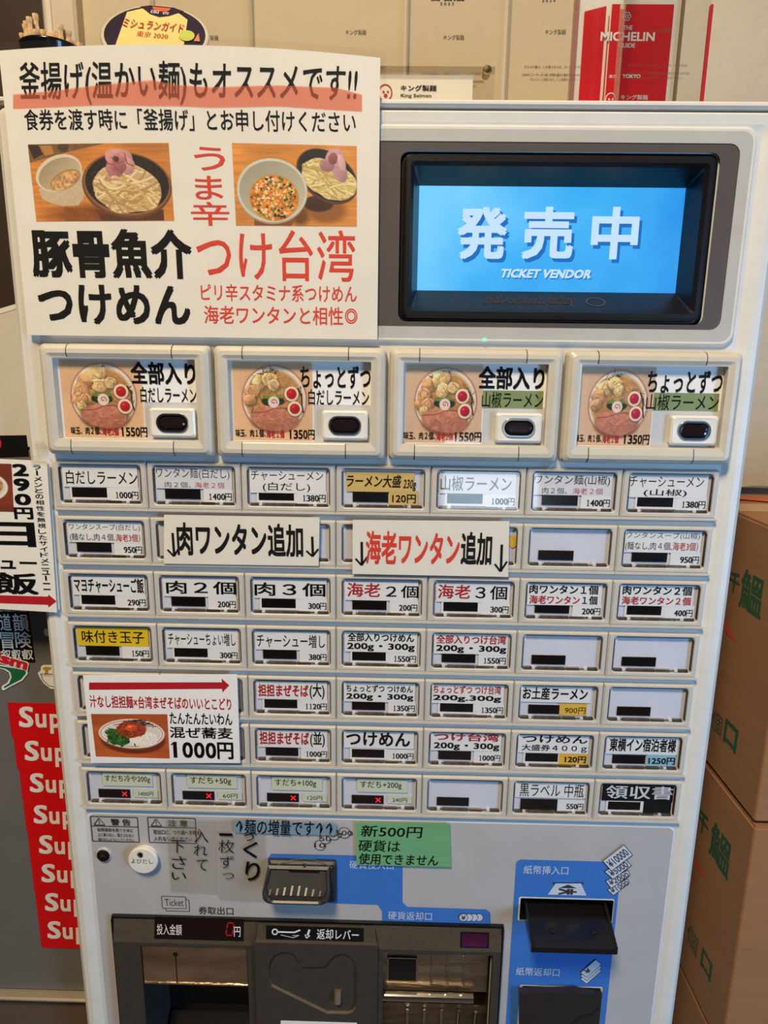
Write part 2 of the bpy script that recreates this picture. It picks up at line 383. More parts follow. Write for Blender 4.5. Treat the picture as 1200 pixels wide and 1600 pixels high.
def pic_tsukemen():
    p = Pic(62, 50, 1125, 605, 330, (210, 130, 60), 5); wood(p)
    p.poly([(62, 50), (650, 50), (350, 110), (62, 180)], (128, 92, 52), .1); p.poly([(62, 55), (140, 55), (170, 120), (95, 155)], (58, 40, 40)); p.poly([(150, 60), (240, 60), (255, 120), (185, 130)], (190, 130, 72)); p.ell(330, 75, 45, 30, (80, 62, 48), wob=.4)
    p.ell(560, 560, 330, 60, (120, 62, 30), soft=20); p.poly([(290, 500), (540, 540), (560, 605), (290, 605)], (150, 84, 40), .1); p.poly([(560, 560), (1050, 520), (1050, 605), (570, 605)], (92, 56, 36), .1)
    p.poly([(104, 370), (130, 440), (190, 470), (280, 495), (400, 490), (450, 430), (465, 240), (300, 300)], (206, 186, 152), .04)
    p.ell(275, 255, 188, 122, (226, 212, 184), a=-22); p.ell(280, 262, 172, 106, (190, 170, 138), a=-22, shade=-.12); p.ell(320, 305, 128, 62, (170, 130, 84), a=-24); p.ell(320, 308, 120, 55, (206, 158, 104), a=-24, tex=.25, ts=18)
    p.ell(785, 350, 340, 236, (112, 70, 44), a=4); p.ell(785, 342, 330, 224, (150, 100, 66), a=4); p.ell(788, 335, 318, 212, (40, 32, 32), a=4, tex=.3)
    noodles(p, 785, 365, 262, 178, 8, n=240, w=15)
    for (x, y, rx, ry, c, a) in ((745, 150, 105, 60, (206, 146, 142), 0), (700, 235, 65, 70, (186, 120, 120), 10), (800, 210, 62, 60, (214, 158, 150), -20), (740, 215, 60, 45, (170, 104, 106), 0), (755, 150, 50, 34, (196, 130, 128), 20), (720, 160, 24, 22, (110, 60, 60), 0), (700, 292, 34, 14, (232, 180, 168), 5)): p.ell(x, y, rx, ry, c, a=a, wob=.3, shade=.15, tex=.06)
    for q in (((645, 190), (700, 200), (760, 260)), ((790, 120), (800, 190), (850, 210)), ((690, 150), (720, 190), (770, 180))): p.line(q, 7, (140, 84, 84))
    p.tex(.04, 10); return p
def pic_taiwan():
    p = Pic(72, 58, 1135, 758, 280, (214, 140, 62), 7); wood(p, (218, 142, 66))
    p.ell(640, 660, 80, 90, (120, 72, 36), soft=14); p.ell(870, 620, 170, 110, (158, 98, 48), soft=14); p.poly([(235, 690), (600, 690), (560, 758), (235, 758)], (140, 84, 44)); p.ell(800, 560, 130, 70, (70, 40, 28), soft=4)
    p.ell(880, 325, 290, 205, (92, 62, 50), a=36); p.ell(882, 318, 276, 190, (34, 32, 40), a=36, tex=.25)
    noodles(p, 890, 350, 240, 155, 22, ((236, 214, 140), (222, 196, 120), (196, 166, 96), (244, 228, 170)), 200, 15)
    for (x, y, rx, ry, c, a) in ((950, 170, 80, 95, (204, 156, 156), 20), (985, 270, 62, 110, (196, 146, 150), -20), (880, 230, 65, 50, (176, 124, 128), 10), (930, 170, 40, 50, (150, 92, 98), 10), (1005, 200, 30, 70, (222, 178, 176), -15)): p.ell(x, y, rx, ry, c, a=a, wob=.25, shade=.12, tex=.05)
    p.ell(400, 460, 308, 282, (176, 166, 142)); p.ell(400, 452, 304, 274, (220, 214, 196)); p.ell(402, 455, 286, 254, (186, 178, 156), shade=-.1)
    p.ell(415, 515, 218, 202, (196, 160, 86)); p.ell(415, 518, 210, 194, (214, 128, 50), tex=.25, ts=40)
    cs = ((250, 226, 180), (46, 44, 38), (96, 130, 60), (240, 180, 90), (58, 84, 44), (236, 120, 40), (244, 214, 150))
    for k in range(330):
        a = p.r.rand() * 6.28; q = math.sqrt(p.r.rand()); r_ = 5 + p.r.rand() * 11
        col = cs[p.r.randint(7)] if q > .45 else cs[[0, 3, 5, 6][p.r.randint(4)]]
        p.ell(415 + math.cos(a) * q * 200, 518 + math.sin(a) * q * 184, r_, r_ * .75, col, a=p.r.rand() * 180)
    p.tex(.04, 10); return p
def pic_mazesoba():
    p = Pic(142, 397, 478, 587, 190, (176, 84, 36), 9); wood(p, (186, 88, 40))
    p.ell(318, 510, 145, 60, (110, 45, 20), soft=4); p.ell(315, 485, 148, 66, (150, 90, 60)); p.ell(314, 482, 147, 64, (240, 232, 222)); p.ring(314, 482, 138, 57, 2.5, (150, 60, 40)); p.ell(316, 482, 128, 52, (228, 214, 196))
    p.ell(365, 505, 66, 36, (244, 232, 220), wob=.2, tex=.1, ts=5)
    p.ell(250, 497, 52, 34, (46, 88, 38), wob=.3, tex=.4, ts=5, a=20)
    for k in range(130): p.ell(245 + p.r.randn() * 26, 500 + p.r.randn() * 18, 7, 3.5, [(44, 92, 36), (70, 130, 50), (30, 60, 28)][k % 3], a=p.r.rand() * 180)
    for k in range(60): p.line([(340 + p.r.randn() * 32, 432 + p.r.randn() * 7), (350 + p.r.randn() * 34, 438 + p.r.randn() * 8)], 2.5, (48, 32, 30))
    p.ell(312, 464, 66, 36, (150, 60, 30), wob=.25, tex=.35, ts=5)
    for k in range(60): p.ell(312 + p.r.randn() * 28, 468 + p.r.randn() * 15, 4, 3, [(196, 92, 44), (120, 44, 22)][k % 2])
    p.ell(316, 458, 26, 15, (226, 84, 40), shade=.2); p.ell(309, 452, 7, 3, (250, 170, 130))
    return p

# ================================================================== ROOM
FL = -Z0 / S
M = MB(); M.box(-45, 45, -60, 14, FL - .5, FL, mat('floor_dark_tile', (92, 84, 76), .5, noise=.1, nscale=3)); put('floor', M, kind='structure', label='dark tiled floor of the shop')
WALL = mat('cream_stucco', (204, 188, 164), .8, noise=.03, nscale=8, bump=.8, bscale=55)
M = MB(); M.box(-5.62, 45, 6.5, 8.5, FL, 20, WALL); put('wall_back', M, kind='structure', label='cream stucco wall behind the ticket machine')
M = MB(); M.box(-45, -6.15, 7.6, 8.6, FL, 20, mat('dark_brown_board', (52, 34, 22), .7, noise=.15, nscale=6)); put('wall_left', M, kind='structure', label='dark brown wall panel at the far left')
M = MB(); M.box(-6.2, -5.60, 6.2, 7.6, FL, 20, mat('pale_post_paint', (206, 194, 176), .6), .05); M.box(-6.1, -6.02, 6.17, 6.25, FL, 20, mat('post_bead', (225, 215, 200), .5)); put('trim_1', M, kind='structure', label='pale corner post between dark panel and cream wall')

# ================================================================== TICKET MACHINE
T = thing('ticket_machine', (0, 3, FL), 'cream food ticket vending machine with rows of menu buttons and a blue screen', 'ticket machine')
def R(x0, x1, z0, z1, r=.05, n=4): return rr(x0, x1, z0, z1, r, n)
M = MB(); zb = FL + .3
o = lambda i, r: R(-3.785 + i, 3.80 - i, zb + i, 5.2 - i * .25, r)
M.loft([at(o(0, .1), 6), at(o(0, .1), .16), at(o(.03, .1), .08), at(o(.08, .08), .035), at(o(.15, .06), .02), at(R(-3.58, 3.58, zb + .2, 5.08, .08), .03), at(R(-3.52, 3.52, zb + .25, 5.03, .08), .05)], PL, True)
M.plate(R(-3.52, 3.52, zb + .25, 5.03, .08), .05, PANEL, [rr(-.0 + Q(624, 370, 0)[0], Q(1113, 370, 0)[0], Q(870, 505, 0)[1], Q(870, 236, 0)[1], .08), R(Q(190, 1470, -.1)[0], Q(772, 1470, -.1)[0], -7.15, Q(480, 1452, -.1)[1]), rr(*bx(812, 1404, 957, 1438, .06), .02), rr(*bx(812, 1541, 934, 1640, .06), .02)])
M.box(-3.6, 3.6, .3, 5.8, FL, zb + .05, BLK)
put('cabinet_body', M, T)
M = MB(); M.box(-3.80, 3.80, .02, 6, 5.215, 5.275, PL, .02); put('top_cover', M, T)
M = MB()
for x in (-3.0, -1.2, 1.6, 3.1): M.box(x - .03, x + .03, .5, .7, 5.19, 5.22, DKG)
put('hinge_pad', M, T)

# ---- display
dp = bx(-40, 196, 1189, 540, .03)
M = MB(); zl, zt = Q(900, 538, .03)[1], Q(900, 197, .03)[1]; xr = Q(1172, 400, .03)[0]
xr = 3.47
M.loft([at(R(-3.5, xr, zl, zt, .12), .09), at(R(-3.5, xr, zl, zt, .12), .02), at(R(-3.48, xr - .02, zl + .02, zt - .02, .11), .005), at(R(-3.46, xr - .04, zl + .04, zt - .04, .10), .005)], DPR)
dk = bx(560, 223, 1157, 512, .0); dk = (-3.2, Q(1142, 370, 0)[0], Q(900, 513, 0)[1], Q(900, 222, 0)[1])
bz = (Q(624, 370, 0)[0], Q(1113, 370, 0)[0], Q(870, 505, 0)[1], Q(870, 236, 0)[1])
M.plate(R(-3.46, xr - .04, zl + .04, zt - .04, .10), .005, DPL, [rr(*dk, .10)])
M.loft([at(rr(*dk, .10), .005), at(rr(*dk, .10), .012)], DPL)
M.plate(rr(*dk, .10), .012, DARK, [rr(*bz, .08)])
LED = mat('standby_led', (90, 255, 190), .3, emit=(90, 255, 190), es=1.5)
lx, lz = Q(757, 531, .0); M.lathe((lx, .004, lz), (0, -1, 0), [(.016, 0), (.014, .01), (.0, .014)], LED, 10)
DP = put('display_panel', M, T)
M = MB()
def ins(b, i, k=0): return (b[0] + i, b[1] - i, b[2] + i, b[3] - i)
sy = .30
sb = (Q(653.5, 370, sy)[0], Q(1064, 370, sy)[0], Q(860, 456, sy)[1], Q(860, 292, sy)[1])
M.loft([at(rr(*bz, .08), .06), at(rr(*ins(bz, .03), .07), .05), at(rr(*ins(bz, .035), .06), .0), at(rr(*ins(bz, .06), .05), -.02), at(rr(*ins(bz, .10), .04), -.02), at(rr(*ins(bz, .13), .03), .02)], BEZ)
i = ins(bz, .13); M.loft([at(rr(*i, .03), .02), at(rr(*sb, .005), sy)], BEZ)
FA = mat('faint_bezel_print', (70, 62, 54), .5)
c3 = crop(560, 160, .53333)
put('screen_bezel', M, DP)
SCR = bpy.data.materials.new('lcd_blue'); SCR.use_nodes = True; nt = SCR.node_tree; b = nt.nodes['Principled BSDF']
b.inputs['Base Color'].default_value = (.01, .02, .03, 1); b.inputs['Roughness'].default_value = .2
tc = nt.nodes.new('ShaderNodeTexCoord'); n = nt.nodes.new('ShaderNodeTexNoise'); n.inputs['Scale'].default_value = 9; n.inputs['Detail'].default_value = 3; nt.links.new(tc.outputs['Object'], n.inputs['Vector'])
sx = nt.nodes.new('ShaderNodeSeparateXYZ'); nt.links.new(tc.outputs['Object'], sx.inputs[0])
ad = nt.nodes.new('ShaderNodeMath'); ad.operation = 'MULTIPLY_ADD'; ad.inputs[1].default_value = 2.2; nt.links.new(sx.outputs[0], ad.inputs[0]); nt.links.new(n.outputs[0], ad.inputs[2])
cr = nt.nodes.new('ShaderNodeValToRGB'); cr.color_ramp.elements[0].color = lin((120, 208, 255)); cr.color_ramp.elements[1].color = lin((34, 138, 232)); cr.color_ramp.elements[0].position = .22; cr.color_ramp.elements[1].position = .9
e = cr.color_ramp.elements.new(.5); e.color = lin((66, 178, 246))
nt.links.new(ad.outputs[0], cr.inputs[0]); nt.links.new(cr.outputs[0], b.inputs['Emission Color']); b.inputs['Emission Strength'].default_value = 1.0
M = MB(); M.box(sb[0], sb[1], sy - .001, sy + .05, sb[2], sb[3], SCR)
SW = mat('lcd_white', (20, 24, 30), .3, emit=(196, 226, 252), es=1.0); SSH = mat('lcd_shadow', (5, 10, 20), .3, emit=(30, 110, 190), es=1.0)
for ch, x0, x1 in (('発', 290, 435), ('売', 480, 630), ('中', 682, 820)):
    bb = px(c3, (x0, 306, x1, 460), sy)
    tx(M, ch, (bb[0] + .03, bb[1] + .03, bb[2] - .035, bb[3] - .035), sy - .003, SSH, .035); tx(M, ch, bb, sy - .006, SW, .035)
bb = px(c3, (418, 489, 680, 515), sy); tx(M, 'TICKET VENDOR', (bb[0] + .01, bb[1] + .01, bb[2] - .012, bb[3] - .012), sy - .003, SSH, .03, .25); tx(M, 'TICKET VENDOR', bb, sy - .006, SW, .05, .25)
put('screen', M, DP, label='glowing blue screen with large white characters')
M = MB()
# faint words moulded on the lower slope of the bezel
z0_, z1_ = bz[2] + .13, sb[2]
def slope(a, b, y): t = (b - z0_) / (z1_ - z0_); return (float(a), float(.02 + t * (sy - .02) - .006), float(b))
xs = Q(757, 475, .1)[0], Q(897, 475, .1)[0]
tx(M, 'multi-use touch display', (xs[0], xs[1], z0_ + .03, z0_ + .16), 0, FA, .02, mp=slope)
xh = Q(932, 475, .1)[0]
M.add([slope(a, b, 0) for a, b in circ(xh, z0_ + .09, .10, 16, .05)] + [slope(a, b, 0) for a, b in circ(xh, z0_ + .09, .085, 16, .04)], [(i, (i + 1) % 16, 16 + (i + 1) % 16, 16 + i) for i in range(16)], FA)
put('bezel_lettering', M, DP)

# ---- four picture buttons
PY = -.12
bigs = [dict(o=(54.6, 534.8, 333, 712), card=(73.5, 562, 301, 688), ph=(.0, .60), sw=(220.8, 639.5, 295.5, 685.7), ln=(232.6, 651.8, 284.2, 673.4)),
        dict(o=(335, 541, 606, 713.5), card=(358.5, 569, 582, 695), ph=(.0, .585), sw=(499.6, 645.4, 574.3, 690.6), ln=(512, 656.7, 562.5, 677.4)),
        dict(o=(611, 543, 887, 715.5), card=(637.5, 570, 864, 698), ph=(.0, .56), sw=(775, 648.5, 851, 692.5), ln=(787.5, 659.5, 840, 681)),
        dict(o=(890, 547, 1172, 719), card=(920, 573, 1153, 701), ph=(.0, .53), sw=(1055, 651, 1134, 696), ln=(1067.5, 662.5, 1122.5, 684))]
names = [('全部入り', '白だしラーメン', '味玉、肉２個、', '海老2個', '1550円', False), ('ちょっとずつ', '白だしラーメン', '味玉、肉１個、', '海老１個', '1350円', False),
         ('全部入り', '山椒ラーメン', '味玉、肉２個、', '海老2個', '1550円', True), ('ちょっとずつ', '山椒ラーメン', '味玉、肉１個、', '海老１個', '1350円', True)]
SWT = mat('push_switch_white', (236, 232, 222), .3, coat=.4); GRN = mat('olive_green_ink', (126, 142, 92), .6); SLV = mat('lens_ring_silver', (180, 178, 176), .2, metal=1.)
LENS = mat('push_lens_dark', (34, 22, 24), .06, noise=.1, coat=1.); GREYC = mat('card_grey', (196, 196, 198), .5)
for bi, (d, nm) in enumerate(zip(bigs, names)):
    ox0 = -3.485 + bi * 1.767; ox1 = ox0 + 1.735; oz0, oz1 = 1.885, 3.005
    cx0, cx1 = ox0 + .145, ox0 + 1.585; cz0, cz1 = Q((d['card'][0] + d['card'][2]) / 2, d['card'][3], -.02)[1], Q((d['card'][0] + d['card'][2]) / 2, d['card'][1], -.02)[1]
    cz0, cz1 = 2.055, 2.865
    M = MB(); oo = lambda i, r=.05: R(ox0 + i, ox1 - i, oz0 + i, oz1 - i, r)
    ii = lambda i: R(cx0 - i, cx1 + i, cz0 - i, cz1 + i, .01)
    M.loft([at(oo(0), .09), at(oo(0), -.04), at(oo(.015), -.085), at(oo(.05), -.115), at(oo(.09, .03), -.12), at(ii(.02), -.105), at(ii(.0), -.10), at(ii(-.0), -.02)], BIG)
    # the middle of the top and bottom bars is a separate cap with a seam at each end
    for up in (1, -1):
        e_, c_ = (oz1, cz1) if up > 0 else (oz0, cz0)
        sx0, sx1 = ox0 + (.30 if up > 0 else .27), ox0 + (1.36 if up > 0 else 1.33)
        pf = lambda d: [(-.03, e_ + up * d), (-.085 - d, e_ - up * .015 + up * d), (-.115 - d, e_ - up * .05 + up * d * .5), (-.12 - d, e_ - up * .09), (-.105 - d, c_ + up * .02), (-.10, c_ + up * .004)]
        def strip_(x0, x1, d, m):
            P0 = pf(d); M.add([(x, y_, z_) for x in (x0, x1) for y_, z_ in P0], [(i, i + 1, i + 7, i + 6) for i in range(5)], m)
        strip_(sx0, sx1, .003, BIG)
        for x in (sx0, sx1): strip_(x - .004, x + .004, .004, DKG)
    PB = put('picture_button', M, T, label=['picture button with white dashi ramen and two eggs, price 1550 yen', 'picture button for the 1350 yen white dashi ramen', 'picture button with green strip, price 1550 yen', 'picture button with green strip, price 1350 yen'][bi])
    cw, chh = cx1 - cx0, cz1 - cz0
    U = lambda u: cx0 + u * cw
    V = lambda v: cz1 - v * chh
    px1 = d['ph'][1]; y0 = -.02
    M = MB(); M.box(cx0, cx1, y0, .0, cz0, cz1, PAP); M.box(U(px1) + .01, cx1, y0 - .002, y0, cz0, V(.53), GREYC)
    if nm[5]: M.box(U(px1 + (.0 if bi == 2 else .0)), U(.985), y0 - .004, y0, V(.545), V(.325), GRN)
    tl = .53 if len(nm[0]) == 4 else .5
    K2 = K
    if len(nm[0]) == 4: tx(M, nm[0], (U(.525), U(.985), V(.31), V(.03)), y0 - .0055, K2, .032)
    else: tx(M, nm[0], (U(.50 if bi == 1 else .475), U(.995), V(.33), V(.05)), y0 - .0055, K2, .02)
    tx(M, nm[1], (U(.585 if bi < 1 else .555 if bi == 1 else .555 if bi == 2 else .48), U(.985), V(.54), V(.34)), y0 - .0055, K2, .012 if bi < 2 else .006)
    q5 = ((.065, .285, .29, .41, .425, .62), (.03, .245, .25, .38, .41, .60), (.01, .235, .24, .36, .365, .565), (.005, .19, .195, .31, .34, .53))[bi]
    tx(M, nm[2], (U(q5[0]), U(q5[1]), V(.955), V(.855)), y0 - .0055, K, .028); tx(M, nm[3], (U(q5[2]), U(q5[3]), V(.965), V(.86)), y0 - .0055, RED, .03)
    price(M, nm[4], (U(q5[4]), U(q5[5]), V(.975), V(.85)), y0 - .0055, K, .03)
    put('menu_card', M, PB)
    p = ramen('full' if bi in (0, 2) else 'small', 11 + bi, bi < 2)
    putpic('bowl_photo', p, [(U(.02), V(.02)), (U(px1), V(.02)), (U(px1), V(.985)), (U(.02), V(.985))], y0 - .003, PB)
    # push switch
    sx0, sx1 = U(.655), U(.98); sz0, sz1 = V(.965), V(.60)
    M = MB(); s_ = lambda i, r: R(sx0 + i, sx1 - i, sz0 + i, sz1 - i, r)
    lx0, lx1 = sx0 + .075, sx1 - .075; lz0, lz1 = sz0 + .06, sz1 - .06
    pil = lambda i: R(lx0 + i, lx1 - i, lz0 + i, lz1 - i, (lz1 - lz0) / 2 - .001 - i, 8)
    M.loft([at(R(sx0, sx1, sz0, sz1, .03, 8), y0), at(R(sx0, sx1, sz0, sz1, .03, 8), -.075), at(R(sx0 + .02, sx1 - .02, sz0 + .02, sz1 - .02, .025, 8), -.09), at(pil(-.012), -.085)], SWT)
    M.loft([at(pil(-.012), -.085), at(pil(-.005), -.10), at(pil(.012), -.10), at(pil(.022), -.08)], SLV)
    PS = put('push_switch', M, PB, smooth=False)
    M = MB(); M.loft([at(pil(.02), -.075), at(pil(.03), -.095), at(pil(.05), -.10)], LENS, cap1=True); put('switch_lens', M, PB, label='dark oval lens of the push switch')
    M = MB(); M.slab(R(cx0, U(px1) - .01, cz0, cz1, .005, 1), -.055, -.05, COVER); put('card_cover', M, PB)

# ---- menu buttons
QZ, HH = .604003, .507492
wx0, wx1, wz0, wz1 = .070, .936, -.455, -.042
M = MB()
fr = lambda i, r: R(.004 + i, .996 - i, -HH + i, 0 - i, r)
M.loft([at(fr(0, .012), .09), at(fr(0, .012), .02), at(fr(.014, .012), .0), at(R(wx0 - .012, wx1 + .012, wz0 - .012, wz1 + .012, .035), .0), at(R(wx0, wx1, wz0, wz1, .03), .010), at(R(wx0, wx1, wz0, wz1, .03), .06)], BTN)
M.box(.004, .996, -.012, .09, -HH - .016, -HH + .006, BTN)
def mesh0(M, name):
    me = bpy.data.meshes.new(name); me.from_pydata([(a * S, b * S, c * S) for a, b, c in M.v], [], M.f)
    for m in M.mats: me.materials.append(m)
    me.polygons.foreach_set('material_index', M.m); return me
me_btn = mesh0(M, 'menu_button')
M = MB(); M.plate(R(wx0, wx1, wz0, wz1, .03), .055, BACK)
ww, wh = wx1 - wx0, wz1 - wz0
fu = lambda u: wx0 + u * ww
fv = lambda v: wz1 - v * wh
LB = (fu(.125), fu(.56), fv(.86), fv(.60))
M.box(LB[0], LB[1], .045, .055, LB[2], LB[3], LAMP)
me_back = mesh0(M, 'indicator_panel')
M = MB(); M.box(LB[0] + .0, LB[1], .045, .055, LB[2], LB[3], LAMP)
M = MB(); M.slab(R(wx0 + .008, wx1 - .008, wz0 + .008, wz1 - .008, .028), -.006, .004, COVER); me_cov = mesh0(M, 'window_cover')
M = MB()
for a, b_, m in ((.03, .13, CHIP), (.13, .17, WINK), (.2, .55, CHIP), (.57, .74, MET), (.8, .84, WINK), (.85, .97, CHIP)): M.box(fu(a), fu(b_), .012, .05, fv(.985), fv(.925), m)
M.box(fu(.02), fu(.98), .03, .05, fv(1.0), fv(.965), CHIP)
M.box(fu(-.004), fu(.004), .0, .04, fv(.93), fv(.07), DKG); M.box(fu(.994), fu(1.002), .0, .04, fv(.93), fv(.07), DKG)
M.box(fu(.03), fu(.97), .0, .04, fv(.006), fv(-.008), DKG)
me_lat = mesh0(M, 'latch_strip')
def inst(name, me, parent, c):
    o = bpy.data.objects.new(name, me); sc.collection.objects.link(o); link(o, W(*c), parent); return o
STD = (.03, .06, .955, .585)
k_, r_, g_ = K, RED, KG
BT = {}
def D(r, c, texts, price=None, strip=STD, sm=PAP, pm=PAP, pk=None, pbox=None, ptext=None, poff=.012, plabel=None, slabel=None, lamp=None):
    BT[r, c] = dict(t=texts, price=price, strip=strip, sm=sm, pm=pm, pbox=pbox, ptext=ptext, poff=poff, pk=pk, sl=slabel, lamp=lamp)
D(1,1,[('白だしラーメン',.07,.15,.95,.52,k_,.01)],'1000円')
D(1,2,[('ワンタン麺(白だし)',.03,.05,.93,.35,g_,.0),('肉２個、',.13,.41,.45,.56,g_,.0),('海老２個',.5,.41,.86,.56,r_,.0)],'1400円',(.02,.03,.96,.585),PAPG)
D(1,3,[('チャーシューメン',.04,.09,.92,.33,k_,.002),('(白だし)',.18,.38,.76,.63,k_,.004)],'1380円',(.02,.04,.955,.66))
D(1,4,[('ラーメン大盛',.05,.14,.72,.47,k_,.022,.15),('230g',.74,.25,.9,.55,k_,.018,.2)],'120円',(.05,.07,.875,.58),TAN,TAN,pbox=(.57,.55,.93,.92),ptext=(.61,.64,.9,.87),poff=.02,slabel='tan handwritten note strip')
D(1,5,[('山椒ラーメン',.04,.13,.9,.52,g_,.008)],'1000円',sm=PAPG)  # ink greyed to carry the window reflection washing over this label
D(1,6,[('ワンタン麺(山椒)',.02,.08,.93,.36,g_,.004),('肉２個、',.12,.41,.42,.57,g_,.0),('海老２個',.49,.41,.85,.57,r_,.0)],'1400円',(.01,.03,.965,.6),PAPG)
D(1,7,[('チャーシューメン',.01,.07,.9,.35,k_,.002),('(山椒)',.19,.39,.71,.59,k_,.008)],'1380円',(.01,.04,.95,.61))
D(2,1,[('ワンタンスープ(白だし)',.05,.1,.94,.29,g_,.0),('(麺なし,肉４個,',.05,.36,.62,.58,g_,.004),('海老3個',.63,.36,.905,.57,r_,.012),(')',.915,.36,.935,.58,g_,.0)],'950円',(.03,.05,.965,.6))
D(2,7,[('ワンタンスープ(山椒)',.03,.06,.93,.25,g_,.0),('(麺なし,肉４個,',.03,.32,.6,.56,g_,.004),('海老3個',.61,.31,.89,.54,r_,.012),(')',.9,.31,.92,.56,g_,.0)],'950円',(.02,.03,.95,.6))
D(3,1,[('マヨチャーシューご飯',.05,.1,.94,.52,k_,.028)],'290円')
D(3,2,[('肉２個',.07,.15,.96,.51,k_,.02)],'200円')
D(3,3,[('肉３個',.04,.15,.94,.52,k_,.02)],'300円')
D(3,4,[('海老',.06,.1,.48,.49,r_,.018),('２個',.55,.15,.96,.5,k_,.016)],'200円')
D(3,5,[('海老',.05,.1,.46,.49,r_,.018),('３個',.52,.12,.92,.5,k_,.016)],'300円')
D(3,6,[('肉ワンタン１個',.04,.07,.9,.32,k_,.03),('海老ワンタン',.05,.36,.68,.6,r_,.03),('１個',.71,.36,.9,.6,k_,.03)],'200円',(.02,.04,.95,.63))
D(3,7,[('肉ワンタン２個',.05,.05,.91,.30,k_,.03),('海老ワンタン２個',.05,.34,.91,.57,r_,.03)],'400円',(.02,.03,.93,.6))
D(4,1,[('味付き玉子',.09,.14,.9,.5,k_,.012)],'150円',sm=YEL,slabel='yellow name strip')
D(4,2,[('チャーシューちょい増し',.06,.15,.93,.52,k_,.01)],'300円',(.03,.06,.97,.6))
D(4,3,[('チャーシュー増し',.05,.13,.93,.52,k_,.01)],'380円')
D(4,4,[('全部入りつけめん',.07,.05,.92,.3,k_,.03),('200g・300g',.06,.34,.93,.58,k_,.034)],'1550円',(.03,.02,.96,.6))
D(4,5,[('全部入りつけ台湾',.05,.06,.94,.31,r_,.03),('200g・300g',.05,.35,.95,.58,k_,.034)],'1550円',(.02,.02,.97,.6))
D(5,3,[('担担まぜそば',.05,.14,.71,.51,r_,.034),('(大)',.725,.08,.92,.57,k_,.022)],'1120円')
D(5,4,[('ちょっとずつ つけめん',.05,.09,.92,.31,k_,.026),('200g・300g',.05,.35,.93,.57,k_,.034)],'1350円',(.02,.03,.95,.6))
D(5,5,[('ちょっとずつ つけ台湾',.03,.06,.91,.31,r_,.026),('200g.300g',.03,.35,.92,.56,k_,.034)],'1350円',(.01,.02,.95,.6))
D(5,6,[('お土産ラーメン',.04,.06,.88,.43,k_,.03)],'900円',(.01,.02,.92,.5),pm=ORG,pbox=(.53,.54,.885,.88),ptext=(.6,.64,.87,.83),poff=.0,slabel='white souvenir ramen strip')
D(6,3,[('担担まぜそば',.05,.10,.71,.50,r_,.034),('(並)',.725,.08,.92,.56,k_,.022)],'1000円')
D(6,4,[('つけめん',.05,.06,.9,.5,k_,.03)],'1000円',(.02,.02,.95,.56))
D(6,5,[('つけ台湾',.06,.02,.92,.27,r_,.03),('200g・300g',.06,.32,.93,.56,k_,.034)],'1000円',(.02,.0,.95,.57))
D(6,6,[('つけめん',.07,.04,.93,.27,k_,.022),('大盛券４００ｇ',.07,.32,.93,.55,k_,.02)],'120円',(.02,.0,.95,.58),pm=ORG,pbox=(.575,.58,.95,.92),ptext=(.65,.66,.93,.87),poff=.03)
D(6,7,[('東横イン宿泊者様',.07,.07,.94,.48,k_,.032)],'1250円',(.03,.02,.97,.56),pm=BLUP,pbox=(.575,.56,.955,.91),ptext=(.6,.64,.95,.86),poff=.03)
for c_, (nm_, pr_) in enumerate((('すだち冷や200g', '1400円'), ('すだち+50g', '60円'), ('すだち+100g', '120円'), ('すだち+200g', '240円'))):
    D(7,c_+1,[(nm_,.23 if c_ == 0 else .24,.12,.85 if c_ == 0 else .8,.37,k_,.008)],pr_,(.2,.05,.88,.47),GRNP,GRNP,pbox=(.61,.58,.94,.83),ptext=(.68,.64,.88,.78),poff=-.004,lamp='x',slabel='pale green printed strip')
D(7,6,[('黒ラベル 中瓶',.08,.08,.94,.5,k_,.004)],'550円',(.02,.0,.97,.53),lamp='band')
D(7,7,[('領収書',.08,.08,.97,.50,WINK,.008)],None,(.03,.03,.98,.57),K,slabel='black strip with white characters',lamp='white')
LBL = {(1,1):'plain white dashi ramen, 1000 yen',(1,4):'a tan handwritten note, 120 yen',(4,1):'a yellow strip, seasoned egg, 150 yen',(7,7):'a black strip and white lettering',(5,6):'an orange 900 yen note',(6,6):'an orange 120 yen note',(6,7):'a pale blue handwritten 1250 yen note'}
